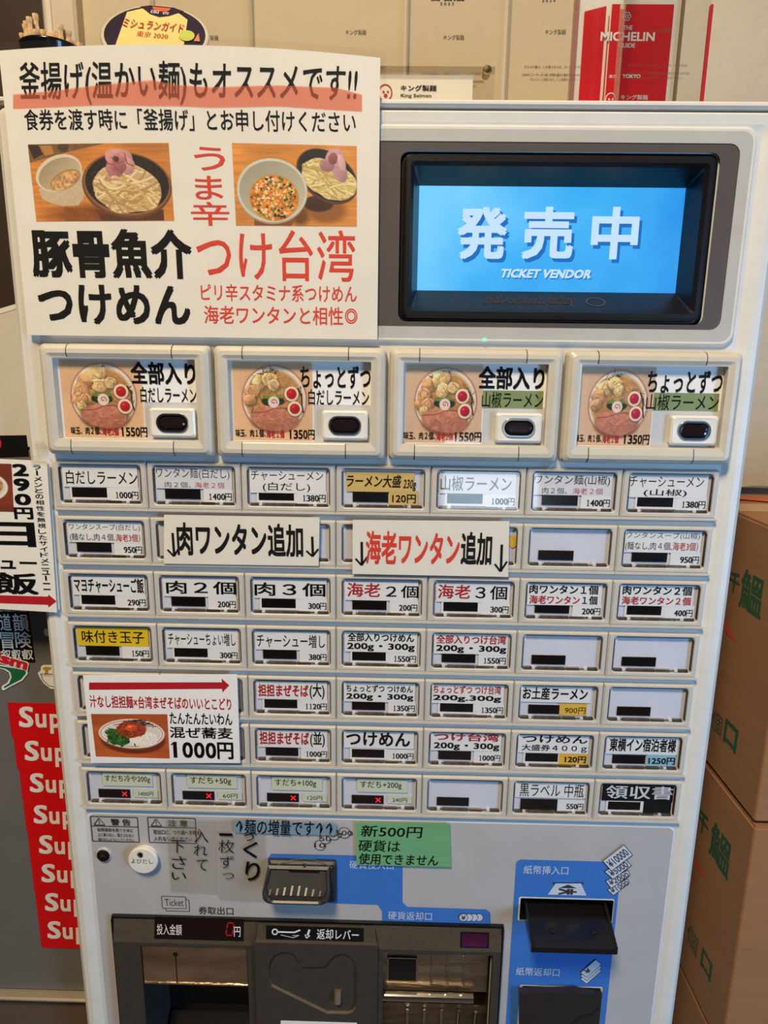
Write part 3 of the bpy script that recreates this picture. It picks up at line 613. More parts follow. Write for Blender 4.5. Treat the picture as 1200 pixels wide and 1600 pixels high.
for r in range(1, 8):
    for c in range(1, 8):
        ox, oz = c - 4.5 + 0, -(r - 4) * QZ
        ox = (c - 1) - 3.5
        B_ = inst('menu_button', me_btn, T, (ox, 0, oz))
        if (r, c) in LBL: B_['label'] = 'menu button with ' + LBL[r, c]
        inst('indicator_panel', me_back, B_, (ox, 0, oz)); inst('latch_strip', me_lat, B_, (ox, 0, oz))
        inst('window_cover', me_cov, B_, (ox, 0, oz))
        hu = lambda u: ox + fu(u)
        hv = lambda v: oz + fv(v)
        d = BT.get((r, c))
        if (r, c) == (2, 5):
            M = MB(); M.plate(circ(hu(.955), hv(.38), .045, 16, .07), .044, ORG); put('name_label', M, B_, label='orange paper scrap')
        if not d: continue
        M = MB(); st = d['strip']; j = random.Random(r * 9 + c).uniform(-.004, .004)
        M.box(hu(st[0]), hu(st[2]), .040, .044, hv(st[3]) + j, hv(st[1]) + j, d['sm'])
        for t in d['t']:
            bold = t[6]
            tx(M, t[0], (hu(t[1]), hu(t[3]), hv(t[4]) + j, hv(t[2]) + j), .0390, t[5], bold, t[7] if len(t) > 7 else 0, smear=.012 if t[0] == '領収書' else 0)
        if d['lamp'] == 'x':
            pass
        put('name_label', M, B_, label=d['sl'])
        if d['lamp'] == 'x':
            M = MB(); X0, Z_ = hu(.485), hv(.73)
            M.line((X0 - .028, Z_ - .028), (X0 + .028, Z_ + .028), .012, .042, XRED); M.line((X0 - .028, Z_ + .028), (X0 + .028, Z_ - .028), .012, .042, XRED); put('sold_out_mark', M, B_, label='red cross lit in the indicator')
        else:
            # white cut-out edge round the indicator
            M = MB(); m_ = d['pm'] if d['pm'] not in (ORG, BLUP, TAN) else PAP
            o1 = [(hu(.10), hv(.92)), (hu(.60), hv(.92)), (hu(.60), hv(.575)), (hu(.10), hv(.575))]; o2 = [(hu(.125), hv(.86)), (hu(.56), hv(.86)), (hu(.56), hv(.60)), (hu(.125), hv(.60))]
            if (r + c) % 2 == 0 or d['lamp']: M.plate(o1, .0445, K if d['lamp'] == 'band' else m_, [o2]); put('indicator_surround', M, B_)
        if d['price']:
            M = MB(); pb = d['pbox'] or (.60, .585, .965, .94)
            M.box(hu(pb[0]), hu(pb[2]), .0415, .044, hv(pb[3]), hv(pb[1]), d['pm'])
            wdt = .058 * len(d['price']); pt = d['ptext'] or (.95 - wdt, .69, .95, .885)
            if d['ptext']: tx(M, d['price'], (hu(pt[0]), hu(pt[2]), hv(pt[3]), hv(pt[1])), .0385, K, d['poff'])
            else:
                nd = d['price'][:-1]; xs_ = hu(pt[0]); step = (hu(pt[2]) - xs_) / (len(nd) + 1.6)
                for q, ch in enumerate(nd):
                    xa = xs_ + q * step
                    zb_, zt_ = hv(pt[3]) + .007, hv(pt[1]) - .005
                    if ch == '1': one(M, xa + step * .16, xa + step * .84, zb_, zt_, .0400, K)
                    else: tx(M, ch, (xa + step * .06, xa + step * .94, zb_, zt_), .0400, K, .012, smear=.03)
                tx(M, '円', (xs_ + len(nd) * step, hu(pt[2]), hv(pt[3]), hv(pt[1])), .0400, K, .014, smear=.0)
            put('price_label', M, B_, label={ORG: 'orange price note', BLUP: 'pale blue price note', TAN: 'tan price note', GRNP: None}.get(d['pm']))
        elif (r, c) == (7, 7):
            M = MB(); M.box(hu(.60), hu(.97), .0415, .044, hv(.93), hv(.55), K); put('price_label', M, B_, label='black blank strip')
# bottom rails and the joints between rows
for r in range(1, 8):
    M = MB(); z = -(r - 4) * QZ - HH; M.loft([[(x, .06, z - .010), (x, -.014, z - .010), (x, -.014, z - .020), (x, .06, z - .058)] for x in (-3.505, 3.515)], BTN, True, True); put('row_rail', M, T)

# ---- lower panel
c4 = crop(100, 1270, .416667); c5 = crop(560, 1270, .433333); cd_ = crop(130, 1270, .166667); c7 = crop(380, 1320, .183333); c8 = crop(800, 1330, .168776)
LY = .045
lp = (Q(139, 1300, LY)[0], Q(1052, 1320, LY)[0], -7.4, Q(600, 1281, LY)[1])
h_in = rr(*bx(809.5, 1402, 959, 1440, LY), .02); h_out = rr(*bx(808.5, 1539.5, 937.5, 1640, LY), .02)
M = MB(); o_ = lambda i: R(lp[0] + i, lp[1] - i, lp[2] + i, lp[3] - i, .07)
M.loft([at(o_(0), .09), at(o_(0), .05), at(o_(.015), LY)], mat('panel_edge', (226, 224, 222), .3))
M.plate(o_(.015), LY, PLATE, [h_in, h_out, R(Q(190, 1470, -.1)[0], Q(772, 1470, -.1)[0], -7.15, Q(480, 1452, -.1)[1])])
for h in (h_in, h_out): M.loft([at(h, LY), at(h, .9)], BLK)
M.plate(h_in, .85, BLK); M.plate(h_out, .85, BLK)
LPN = put('lower_panel', M, T, label='grey lower front plate')
# blue printed fields
M = MB(); y = LY - .004
z7 = -7.3; bl = bx(806, 1344, 974, 1500, y); bL = Q(805, 1370, y)[0]; bR = Q(969, 1370, y)[0]; bT = Q(890, 1345, y)[1]
M.plate(R(bL, bR, z7, bT, .07), y, BLUE, [rr(*bx(809.5, 1402, 959, 1440, LY), .02), rr(*bx(808.5, 1539.5, 937.5, 1640, LY), .02)])
ol = [(424, 1334), (626, 1338), (629, 1345), (629, 1410), (637, 1417), (760, 1421), (766, 1426), (767, 1450), (597, 1446), (597, 1424), (590, 1414), (430, 1408), (421, 1400), (418, 1342)]
M.plate(qq(ol, y), y, BLUE)
put('blue_print', M, LPN, label='blue printed fields round the coin and note slots')
# printed lettering and signs on the panel
M = MB(); y = LY - .007
def T4(s, b, m=SILV, off=.0, yy=None, **k): tx(M, s, b, y if yy is None else yy, m, off, **k)
for s_, b_, m_ in (('硬貨投入口', bx(546, 1345.5, 615, 1358, y), SILV), ('硬貨返却口', px(c5, (107, 357, 265, 387), y), SILV), ('紙幣挿入口', px(c5, (596, 191, 757, 222), y), SILV), ('紙幣返却口', px(c5, (568, 559, 725, 588), y), SILV), ('券取出口', px(c4, (505, 353, 635, 382), y), KG)):
    M = MB(); T4(s_, b_, m_, .006); put('slot_caption', M, LPN)
M = MB()
INK = KG
def rect(b, w=.008, m=INK, yy=None):
    M.path([(b[0], b[2]), (b[1], b[2]), (b[1], b[3]), (b[0], b[3])], w, y if yy is None else yy, m, True)
w1 = bx(143, 1276.5, 216, 1315, y)
w2 = bx(232, 1278, 306, 1317, y)
for w_, nm_ in ((w1, '警告'), (w2, '注意')):
    rect(w_, .01); M.line((w_[0], w_[3] - .13), (w_[1], w_[3] - .13), .009, y, INK)
    x, z = w_[0] + .1, w_[3] - .115; M.path([(x - .065, z), (x + .065, z), (x, z + .095)], .009, y, INK, True); M.line((x, z + .065), (x, z + .03), .009, y, INK); M.plate(circ(x, z + .016, .006, 8), y, INK)
    tx(M, nm_, (w_[0] + .24, w_[0] + .48, w_[3] - .115, w_[3] - .025), y, INK, .02, sp=1.5)
    lines = ('転倒事故を防ぐために', '上に乗らない、揺さぶらない', '傾けないようにしてください') if w_ is w1 else ('取出口に、つり銭へ手等を', '入れないでください')
    for k, s in enumerate(lines):
        if w_ is w1: tx(M, s, (w1[0] + .07, w1[1] - .06, w1[3] - .205 - .068 * k, w1[3] - .155 - .068 * k), y, INK, .01)
        else: tx(M, s, (w2[0] + .06, w2[0] + .62 - k * .1, w2[3] - .23 - .09 * k, w2[3] - .165 - .09 * k), y, INK, .012)
    put('warning_print', M, LPN); M = MB()
# coin values in circles
for s, u, v, R_ in (('10', 500, 1320.8, 10.2), ('50', 508.5, 1310.4, 10.2), ('100', 522, 1304.3, 10.2), ('500', 538, 1301.3, 10.4)):
    x, z = Q(u, v, y); r_c = R_ / 141; M.plate(circ(x, z, r_c), y - .001, INK); M.plate(circ(x, z, r_c - .008), y - .0015, PLATE); w_ = .033 * len(s); tx(M, s, (x - w_, x + w_, z - .033, z + .033), y - .003, INK, .01); put('coin_value_sign', M, LPN); M = MB()
    y -= .002
y = LY - .007
# ticket icon
b2 = bx(259, 1405.7, 295.5, 1423.5, y); b1 = bx(253.3, 1400.8, 290.5, 1419, y); M.plate([(b2[0], b2[2]), (b2[1], b2[2]), (b2[1], b2[3]), (b2[0], b2[3])], y, PLATE); rect(b2)
M.plate([(b1[0], b1[2]), (b1[1], b1[2]), (b1[1], b1[3]), (b1[0], b1[3])], y - .002, PLATE); rect(b1, yy=y - .003); tx(M, 'Ticket', (b1[0] + .035, b1[1] - .03, b1[2] + .035, b1[3] - .035), y - .004, INK, .0); put('ticket_sign', M, LPN); M = MB()
# yen coin icons
for k in range(4):
    x, z = Q(748 - k * 8, 1433.6 - k * .2, y); yy = y - .002 * k; M.plate(circ(x, z, .058), yy, INK); M.plate(circ(x, z, .050), yy - .001, SILV if k == 3 else SILV)
tx(M, '¥', (x - .028, x + .028, z - .032, z + .032), y - .009, INK, .02); put('coin_sign', M, LPN); M = MB()
# bank note stack signs, tilted
for k, (s, pts) in enumerate((('¥1000', [(897, 277), (970, 238), (977, 252), (920, 298)]), ('¥2000', [(891, 245), (972, 206), (979, 224), (911, 272)]), ('¥5000', [(887, 211), (960, 165), (984, 188), (918, 238)]), ('¥10000', [(880, 172), (957, 113), (988, 150), (912, 208)]))):
    P_ = qq([c5(*p) for p in pts], y); yy = y - .003 * k; M.plate(P_, yy, SILV); M.path(P_, .009, yy - .001, INK, True)
    A, B2, C_, D_ = [np.array(p) for p in P_]; ctr = (A + B2 + C_ + D_) / 4; dd = B2 - A; L = np.hypot(*dd); hgt = np.hypot(*(D_ - A)) * .62
    tx(M, s, (ctr[0] - L * .42, ctr[0] + L * .42, ctr[1] - hgt / 2, ctr[1] + hgt / 2), yy - .002, INK, .014, rot=math.atan2(dd[1], dd[0])); put('note_value_sign', M, LPN); M = MB()
for k in (2, 1, 0):
    pts = [(800 , 575 ), (855, 528 ), (876, 545 ), (823, 592 )]; P_ = qq([c5(a, b + k * 12) for a, b in pts], y); yy = y - .002 * (3 - k); M.plate(P_, yy, SILV); M.path(P_, .006, yy - .001, INK, True)
x, z = Q(*c5(826, 568), y); tx(M, '¥', (x - .035, x + .035, z - .035, z + .035), y - .008, INK, .02, rot=.7); put('note_sign', M, LPN); M = MB()
# insert-note sign above the slot
M.plate(qq([c8(375, 288), c8(665, 288), c8(665, 305), c8(375, 305)], y), y, mat('navy_print', (44, 66, 112), .5))
M.plate(qq([c8(404, 298), c8(638, 298), c8(690, 410), c8(330, 400)], y), y - .002, SILV)
M.plate(qq([c8(520, 308), c8(602, 342), c8(432, 340)], y), y - .003, INK); x, z = Q(*c8(515, 373), y)
tx(M, '¥', (x - .045, x + .045, z - .11, z + .11), y - .004, INK, .03, rot=math.pi / 2)
put('insert_sign', M, LPN)
# keyhole, call button
x, z = Q(162.5, 1335, LY)
M = MB(); M.lathe((x, LY, z), (0, -1, 0), [(.10, 0), (.09, .015), (.08, .02), (.076, .01)], PLATE, 28); M.lathe((x, LY, z), (0, -1, 0), [(.08, .02), (.072, .035), (.05, .028), (.0, .022)], BLK, 28)
M.box(x - .03, x + .03, LY - .032, LY - .02, z - .006, z + .006, CHR); put('key_lock', M, T, smooth=False)
x, z = Q(223, 1345.2, LY - .08)
M = MB(); M.lathe((x, LY, z), (0, -1, 0), [(.155, 0), (.155, .045), (.178, .05), (.178, .075), (.165, .085), (0, .088)], SWT, 40)
put_cb = put('call_button', M, T)
M = MB(); M.lathe((x - .02, LY - .085, z + .095), (0, -1, 0), [(.038, 0), (.034, .012), (.02, .006)], CHR, 16); M.lathe((x - .02, LY - .085, z + .095), (0, -1, 0), [(.02, .006), (0, .003)], BLK, 16); put('lamp_hole', M, put_cb)
M = MB(); tx(M, 'よびだし', (x - .135, x + .125, z - .03, z + .035), LY - .0895, KG, .0); put('call_lettering', M, put_cb)

# coin slot
cs = bx(421, 1341, 526, 1403, LY)
M = MB(); e = lambda i, r=.03: R(cs[0] + i, cs[1] - i, cs[2] + i, cs[3] - i, r, 6)
M.loft([at(e(0), LY), at(e(0), -.0), at(e(.02), -.03)], SLOTP)
M.plate(e(.02), -.03, SLOTP)
x0, x1, zt, zbm = cs[0] - .035, cs[1] - .06, cs[3] - .03, cs[2] + .185
def U_(i, dy=0, n=8):   # scoop outline: straight top, rounded bottom
    r = .12; o = [(x0 + i + .04, zt - i), (x1 - i - .02, zt - i)]
    o += [(x1 - i - r + r * math.cos(a), zbm + i + r + r * math.sin(a) + dy) for a in [-k * math.pi / 2 / n for k in range(n + 1)]]
    o += [(x0 + i + r + r * math.cos(a), zbm + i + r + r * math.sin(a) + dy) for a in [-math.pi / 2 - k * math.pi / 2 / n for k in range(n + 1)]]
    return o
def slopey(pts, yf, yb):     # deeper at the top, forward at the bottom
    return [(a, yb + (yf - yb) * min(1, max(0, (zt - b) / (zt - zbm - .06))), b) for a, b in pts]
M.loft([at(U_(.0, -.03), -.02), slopey(U_(0), -.26, -.05), slopey(U_(.025), -.27, -.055), slopey(U_(.04), -.25, -.03)], SLOTP)
f0 = slopey(U_(.04), -.20, .0); M.add(f0, [tuple(range(len(f0)))], SLOTP)
M.loft([slopey(U_(.04), -.25, -.03), f0], SLOTP)
put_cs = put('coin_slot', M, T, label='dark plastic coin slot with ribbed scoop')
M = MB()
for k in range(8):
    xx = x0 + .10 + k * (x1 - x0 - .2) / 7; zz = zt - .125 - .012 * abs(k - 3.5)
    M.loft([[(xx - .012 + .0, -.055, zz), (xx + .012, -.055, zz), (xx + .012, -.075, zz - .01), (xx - .012, -.075, zz - .01)], [(xx - .03, -.19, zbm + .075), (xx - .008, -.19, zbm + .075), (xx - .008, -.215, zbm + .08), (xx - .03, -.215, zbm + .08)]], SLOTP, True, True)
put('scoop_rib', M, put_cs, label='row of ribs', kind='stuff')
M = MB(); b_ = bx(452, 1355, 499, 1362, -.05); M.box(b_[0], b_[1], -.065, -.03, b_[2], b_[3], BLK); xx, zz = Q(475.5, 1350.5, -.05); M.lathe((xx, -.05, zz - .0), (0, -1, 0), [(.024, 0), (.024, .01), (.015, .024), (0, .028)], CHR, 14)
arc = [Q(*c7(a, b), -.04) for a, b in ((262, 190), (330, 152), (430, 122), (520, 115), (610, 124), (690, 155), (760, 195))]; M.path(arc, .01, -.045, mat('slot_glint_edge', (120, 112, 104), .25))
put('coin_mouth', M, put_cs)

# bill slots
TB = mat('bill_tray_black', (22, 20, 22), .22)
def tray(name, parent, b, yf, zf, drop, m):
    """open tray that slopes out of the panel"""
    M = MB(); x0, x1 = b; t = .03
    zi = zf
    back = [(x0, .5, zi), (x1, .5, zi)]; fr_ = [(x0, yf, zi - drop), (x1, yf, zi - drop)]
    M.loft([[(x0, .5, zi), (x1, .5, zi), (x1, .5, zi - .06), (x0, .5, zi - .06)], [(x0, yf, zi - drop), (x1, yf, zi - drop), (x1, yf, zi - drop - .07), (x0, yf, zi - drop - .07)]], m, True, True)
    for xa, xb in ((x0 - t, x0), (x1, x1 + t)):
        M.loft([[(xa, .5, zi + .08), (xb, .5, zi + .08), (xb, .5, zi - .06), (xa, .5, zi - .06)], [(xa, LY - .0, zi - drop * .45 + .10), (xb, LY - .0, zi - drop * .45 + .10), (xb, LY, zi - drop * .5 - .06), (xa, LY, zi - drop * .5 - .06)], [(xa, yf, zi - drop + .02), (xb, yf, zi - drop + .02), (xb, yf, zi - drop - .07), (xa, yf, zi - drop - .07)]], m, True, True)
    return put(name, M, parent)
fx0, fz = Q(834, 1483, -.42); fx1, _ = Q(961, 1487, -.42)
BT_ = tray('note_tray', T, (fx0, fx1), -.42, Q(900, 1482, -.42)[1] + .14, .14, TB)
for u in (862, 928):
    M = MB(); xx, _ = Q(u, 1466, -.25); M.lathe((xx, -.22, Q(900, 1482, -.42)[1] + .035), (0, -.3, 1), [(.028, -.02), (.028, .02), (.014, .03), (0, .03)], TB, 14); put('tray_stud', M, BT_)
M = MB()
b_ = bx(809, 1541, 938, 1640, .05); GB = mat('return_cover_black', (44, 38, 36), .28)
M.box(b_[0] + .02, b_[1] - .02, .02, .45, b_[2], b_[3] - .05, GB)
M.plate(qq([(812, 1552), (900, 1550), (932, 1556), (936, 1572), (925, 1582), (905, 1588), (890, 1600), (890, 1640), (812, 1640)], -.06), -.06, GB)
o9 = qq([(812, 1552), (900, 1550), (932, 1556), (936, 1572), (925, 1582), (905, 1588), (890, 1600), (890, 1640), (812, 1640)], -.06); M.loft([at(o9, -.06), at(o9, .02)], GB)
put('note_return_cover', M, T)

# ticket and coin return unit
uy = -.06
X0 = Q(177, 1470, uy)[0]; X1 = Q(784, 1470, uy)[0]; ZT = Q(480, 1443, .0)[1]; ZB = -7.2
zband = Q(300, 1475, uy)[1]
tk = (Q(224, 1540, uy)[0], Q(388, 1540, uy)[0], ZB + .3, Q(306, 1480, uy)[1])
cr_ = (Q(598, 1540, uy)[0], Q(768, 1540, uy)[0], ZB + .3, Q(688, 1491, uy)[1])
M = MB()
out = [(X0, ZB), (X1, ZB), (X1, zband), (X0, zband)]
hr = lambda b: [(b[0], b[2]), (b[1], b[2]), (b[1], b[3]), (b[0], b[3])]
M.plate(out, uy, TRAY, [hr(tk), hr(cr_)])
for h in (hr(tk), hr(cr_)): M.loft([at(h, uy), at(h, .75)], TRAY)
M.plate(hr(tk), .75, BLK); M.plate(hr(cr_), .6, MET)
M.loft([[(X0, .06, ZT), (X1, .06, ZT), ], [(X0, .0, ZT), (X1, .0, ZT)], [(X0, uy, zband), (X1, uy, zband)]], TRAY_LIT)
M.add([(X0, .0, ZT), (X0, uy, zband), (X0, uy, ZB), (X0, .09, ZB), (X0, .09, ZT)], [(0, 1, 2, 3, 4)], TRAY); M.add([(X1, .0, ZT), (X1, uy, zband), (X1, uy, ZB), (X1, .09, ZB), (X1, .09, ZT)], [(0, 1, 2, 3, 4)], TRAY_LIT)
M.box(X0 - .03, X1 + .03, .0, .07, ZT, ZT + .028, BLK); M.box(X0 - .03, X0, -.02, .07, ZB, ZT, BLK); M.box(X1, X1 + .03, -.02, .07, ZB, ZT, BLK)
UN = put('payout_unit', M, T, label='dark bronze plastic payout unit with ticket and coin bins')
def band(a, b, y): t = (ZT - b) / (ZT - zband); return (float(a), float(uy * t - .006 + y), float(b))
def bquad(M, b, yy, m): M.add([band(b[0], b[2], yy), band(b[1], b[2], yy), band(b[1], b[3], yy), band(b[0], b[3], yy)], [(0, 1, 2, 3)], m)
M = MB(); ym = -.06; b_ = bx(242, 1441.5, 378, 1468, ym); bquad(M, (b_[0] - .015, b_[1] + .015, b_[2] - .012, b_[3] + .008), 0, BLK); bquad(M, b_, -.003, mat('amount_window', (30, 16, 16), .12, coat=.5))
tx(M, '投入金額', bx(244, 1448, 283, 1462, ym), -.006, WINK, .004, mp=band); tx(M, '円', bx(365, 1452, 375, 1465, ym), -.006, WINK, .004, mp=band)
SEG = mat('seven_segment_red', (120, 10, 20), .4, emit=(200, 20, 50), es=.55)
s0 = bx(353.5, 1447, 363.5, 1463, ym)
def seg(p, q, w=.011):
    L = math.hypot(q[0] - p[0], q[1] - p[1]); nx, nz = -(q[1] - p[1]) / L * w / 2, (q[0] - p[0]) / L * w / 2
    M.add([band(p[0] + nx, p[1] + nz, -.006), band(q[0] + nx, q[1] + nz, -.006), band(q[0] - nx, q[1] - nz, -.006), band(p[0] - nx, p[1] - nz, -.006)], [(0, 1, 2, 3)], SEG)
for (a, b2) in (((s0[0] + .012, s0[3]), (s0[1] + .0, s0[3])), ((s0[0] - .004, s0[2]), (s0[1] - .016, s0[2]))): seg(a, b2)
for sx_ in (0, 1):
    xa = s0[sx_]; zm = (s0[2] + s0[3]) / 2
    seg((xa + (.008), s0[3] - .012), (xa, zm + .008)); seg((xa - .002, zm - .008), (xa - .01, s0[2] + .012))
put('amount_display', M, UN, label='dark strip display reading a red zero')
M = MB(); M.box(tk[0] + .01, tk[1] - .01, -.04, -.02, Q(306, 1537, -.04)[1], tk[3] - .01, mat('scratched_clear_flap', (178, 150, 122), .22, metal=.85, noise=.35, nscale=14, bump=.5, bscale=60, stretch=(1, 1, 3)))
zf = Q(306, 1537, -.04)[1]; M.box(tk[0] + .01, tk[1] - .01, -.05, -.01, zf - .012, zf + .008, CHR)
M.box(tk[0] + .42, tk[0] + .43, -.045, -.035, zf, tk[3] - .12, BLK); M.lathe((tk[0] + .425, -.04, tk[3] - .13), (0, -1, 0), [(.03, 0), (.03, .01), (0, .012)], BLK, 12)
put('ticket_flap', M, UN, label='scratched shiny flap over the ticket bin')
M = MB(); M.loft([[(tk[0] + .03, .1, ZB + .5), (tk[0] + .03, .7, ZB + 1.15)], [(tk[1] - .02, .1, ZB + .5), (tk[1] - .02, .7, ZB + 1.15)]], BLK); put('ticket_chute', M, UN)
M = MB(); b_ = bx(722, 1463, 762, 1480, ym); bquad(M, (b_[0] - .02, b_[1] + .02, b_[2] - .016, b_[3] + .016), 0, BLK); bquad(M, b_, -.003, mat('purple_lamp_window', (70, 24, 58), .15, noise=.3)); put('payout_lamp', M, UN, label='small purple lamp window')
# coin bin fittings
M = MB(); yb = .15
b_ = (cr_[0], cr_[1] - .02, Q(650, 1547, yb)[1], cr_[3]); M.box(b_[0], b_[1], yb, yb + .05, b_[2], b_[3], MET)
for k in range(3): xx = b_[0] + .62 + k * .2; M.tube((xx, yb - .0, b_[2] + .08), (xx, yb - .0, b_[3] - .0), .018, MET, 8)
put('bin_back_plate', M, UN)
M = MB(); q_ = bx(606, 1497, 651, 1532, yb - .02); M.box(q_[0], q_[1], yb - .02, yb, q_[2], q_[3], BLK); M.path([(q_[0], q_[2]), (q_[1], q_[2]), (q_[1], q_[3]), (q_[0], q_[3])], .018, yb - .024, CHR, True); put('coin_outlet', M, UN)
M = MB(); z_ = Q(670, 1559, .05)[1]; M.tube((cr_[0], .06, z_), (cr_[1] - .2, .06, z_), .055, CHR, 16); put('chrome_bar', M, UN)
M = MB(); zz = Q(670, 1570, .1)[1]; M.loft([[(cr_[0], .12, zz), (cr_[1], .12, zz)], [(cr_[0], .4, ZB + .5), (cr_[1], .4, ZB + .5)]], MET)
for k in range(5): xx = cr_[0] + .32 + k * .22; M.tube((xx, .11, zz - .1), (xx, .36, ZB + .5), .022, CHR, 8)
put('coin_chute', M, UN)
# return lever housing
hy = -.10; HX0, HX1 = Q(399, 1520, hy)[0], Q(590, 1520, hy)[0]; HT = Q(490, 1475, hy)[1]
rec = [c7(a, b) for a, b in ((215, 1060), (225, 1000), (260, 945), (320, 915), (390, 915), (440, 940), (470, 985), (495, 1035), (540, 1042), (640, 1042), (700, 1035), (730, 985), (780, 942), (840, 928), (900, 945), (950, 995), (972, 1060), (972, 1340), (955, 1400), (930, 1430), (885, 1442), (715, 1440), (240, 1210), (220, 1140))]
rec = qq(rec, hy)
M = MB(); M.plate([(HX0, ZB), (HX1, ZB), (HX1, HT), (HX0, HT)], hy, TRAY, [rec])
M.loft([at(rec, hy), at(rec, hy + .04)], TRAY_LIT); M.loft([at(rec, hy + .04), at(rec, .15)], TRAY); M.plate(rec, .15, mat('recess_dark', (34, 30, 30), .45))
M.loft([[(HX0 + .04, -.03, ZT + .01), (HX1 - .04, -.03, ZT + .01)], [(HX0 + .01, hy + .03, HT + .01), (HX1 - .01, hy + .03, HT + .01)], [(HX0, hy, HT), (HX1, hy, HT)]], TRAY_LIT)
for x in (HX0, HX1): M.add([(x, hy, HT), (x, hy, ZB), (x, .05, ZB), (x + (.04 if x == HX0 else -.04), -.03, ZT + .01)], [(0, 1, 2, 3)], TRAY)
M.box(HX0 + .3, HX1 - .25, hy - .004, hy, ZB, Q(487, 1596, hy)[1], PAP)
LH = put('lever_housing', M, T, label='raised dark housing with the return lever recess')
M = MB(); zs0, zs1 = Q(490, 1461, -.17)[1], Q(490, 1441, -.1)[1]
lb = bx(414, 1444, 568, 1461, -.12)
lb = (lb[0], lb[1], HT + .025, ZT - .005)
def sl(a, b, y): t = (b - HT - .01) / (ZT - HT); return (float(a), float(hy + .03 + t * (-.03 - hy - .03) - .006 + y), float(b))
qd = lambda b, yy, m: M.add([sl(b[0], b[2], yy), sl(b[1], b[2], yy), sl(b[1], b[3], yy), sl(b[0], b[3], yy)], [(0, 1, 2, 3)], m)
qd(lb, 0, BLK)
tx(M, '返却レバー', (lb[0] + (lb[1] - lb[0]) * .52, lb[1] - (lb[1] - lb[0]) * .05, lb[2] + .02, lb[3] - .02), -.005, WINK, .01, mp=sl)
lw_ = lb[1] - lb[0]; zc = (lb[2] + lb[3]) / 2
def spath(pts, w, m, yy=-.005):
    for (a, b), (c, d) in zip(pts, pts[1:]):
        L = math.hypot(c - a, d - b); nx, nz = -(d - b) / L * w / 2, (c - a) / L * w / 2
        M.add([sl(a + nx, b + nz, yy), sl(c + nx, d + nz, yy), sl(c - nx, d - nz, yy), sl(a - nx, b - nz, yy)], [(0, 1, 2, 3)], m)
cc = (lb[0] + lw_ * .09, zc + .012); spath([(cc[0] + .032 * math.cos(t), cc[1] + .032 * math.sin(t)) for t in np.linspace(0, 6.3, 17)], .016, WINK)
spath([(cc[0] + .03, cc[1]), (lb[0] + lw_ * .29, cc[1]), (lb[0] + lw_ * .35, cc[1] + .03)], .018, WINK); spath([(cc[0] + .07, cc[1] - .035), (lb[0] + lw_ * .28, cc[1] - .065), (lb[0] + lw_ * .34, cc[1] - .035), (lb[0] + lw_ * .27, cc[1] - .04)], .006, WINK)
spath([(lb[0] + lw_ * .445, zc + .05), (lb[0] + lw_ * .425, zc - .02)], .024, WINK); spath([(lb[0] + lw_ * .40, zc - .01), (lb[0] + lw_ * .415, zc - .055), (lb[0] + lw_ * .45, zc - .02)], .012, WINK)
put('lever_label', M, LH, label='black strip with white lever symbol and lettering')
M = MB(); lv = qq([c7(a, b) for a, b in ((230, 1110), (300, 1072), (500, 1145), (700, 1213), (960, 1212), (965, 1330), (940, 1400), (885, 1425), (715, 1425), (250, 1190))], -.02)
M.loft([at(lv, .15), at(lv, -.02)], TRAY, cap1=True); xx, zz = Q(*c7(805, 1300), -.1); M.tube((xx, -.1, zz - .08), (xx, -.06, zz + .08), .045, TRAY_LIT, 14)
xx, zz = Q(*c7(372, 965), .0); M.lathe((xx, .1, zz), (0, -1, 0), [(.14, 0), (.14, .08), (.12, .1), (0, .1)], TRAY, 24); M.box(xx - .10, xx + .10, -.02, .0, zz + .01, zz + .03, BLK)
put('return_lever', M, LH)

# ================================================================== SIGNS ON THE MACHINE
# big laminated poster, its upper part bows forward over the machine's top edge
def bow(a, b, y):
    t = min(1, max(0, (float(b) - 3.3) / 2.4)); return (float(a), float(y - .10 * t * t * (1 - ((a + 1.9) / 1.9) ** 2)), float(b))
PO = thing('poster', (-1.85, -.03, 3.0), 'large laminated white poster with two noodle photos, black and red lettering, top left', 'poster')
py = -.035
def sheet(M, x0, x1, z0, z1, y, m, nx=24, nz=12, mp=bow, top=None):
    g = [[mp(x0 + (x1 - x0) * i / nx, z0 + (z1 - z0) * j / nz, y) for i in range(nx + 1)] for j in range(nz + 1)]
    if top: g = [[(p[0], p[1], p[2] + top(p[0]) * j / nz) for p in row] for j, row in enumerate(g)]
    M.add([p for row in g for p in row], [(j * (nx + 1) + i, j * (nx + 1) + i + 1, (j + 1) * (nx + 1) + i + 1, (j + 1) * (nx + 1) + i) for j in range(nz) for i in range(nx)], m)
tp = lambda x: .05 * (1 - ((x + 2.2) / 1.9) ** 2)
pxl, pxr, pzb, pzt = -3.60, Q(592, 300, py)[0], 3.085, 5.60
M = MB(); sheet(M, pxl, pxr, pzb, pzt, py, PAPW, top=tp); sheet(M, pxl, pxr, pzb, pzt, py + .006, PAPW, top=tp); put('paper', M, PO)
M = MB(); sheet(M, pxl - .07, pxr + .055, pzb - .06, pzt + .055, py - .010, LAM, top=tp); put('laminate', M, PO)
c1 = crop(0, 0, .5); M = MB(); ty = py - .0018
PT = lambda s, b, m, off, **k: tx(M, s, px(c1, b, -.08 if b[1] < 300 else ty), ty, m, off, mp=bow, **k)
PT('釜揚げ(温かい麺)もオススメです!!', (57, 196, 1117, 330), K, .012, shear=.12)
PT('食券を渡す時に「釜揚げ」とお申し付けください', (80, 348, 1112, 414), K, .010)
PT('豚骨魚介', (98, 715, 600, 870), K, .042); PT('つけめん', (120, 890, 594, 1015), K, .035)
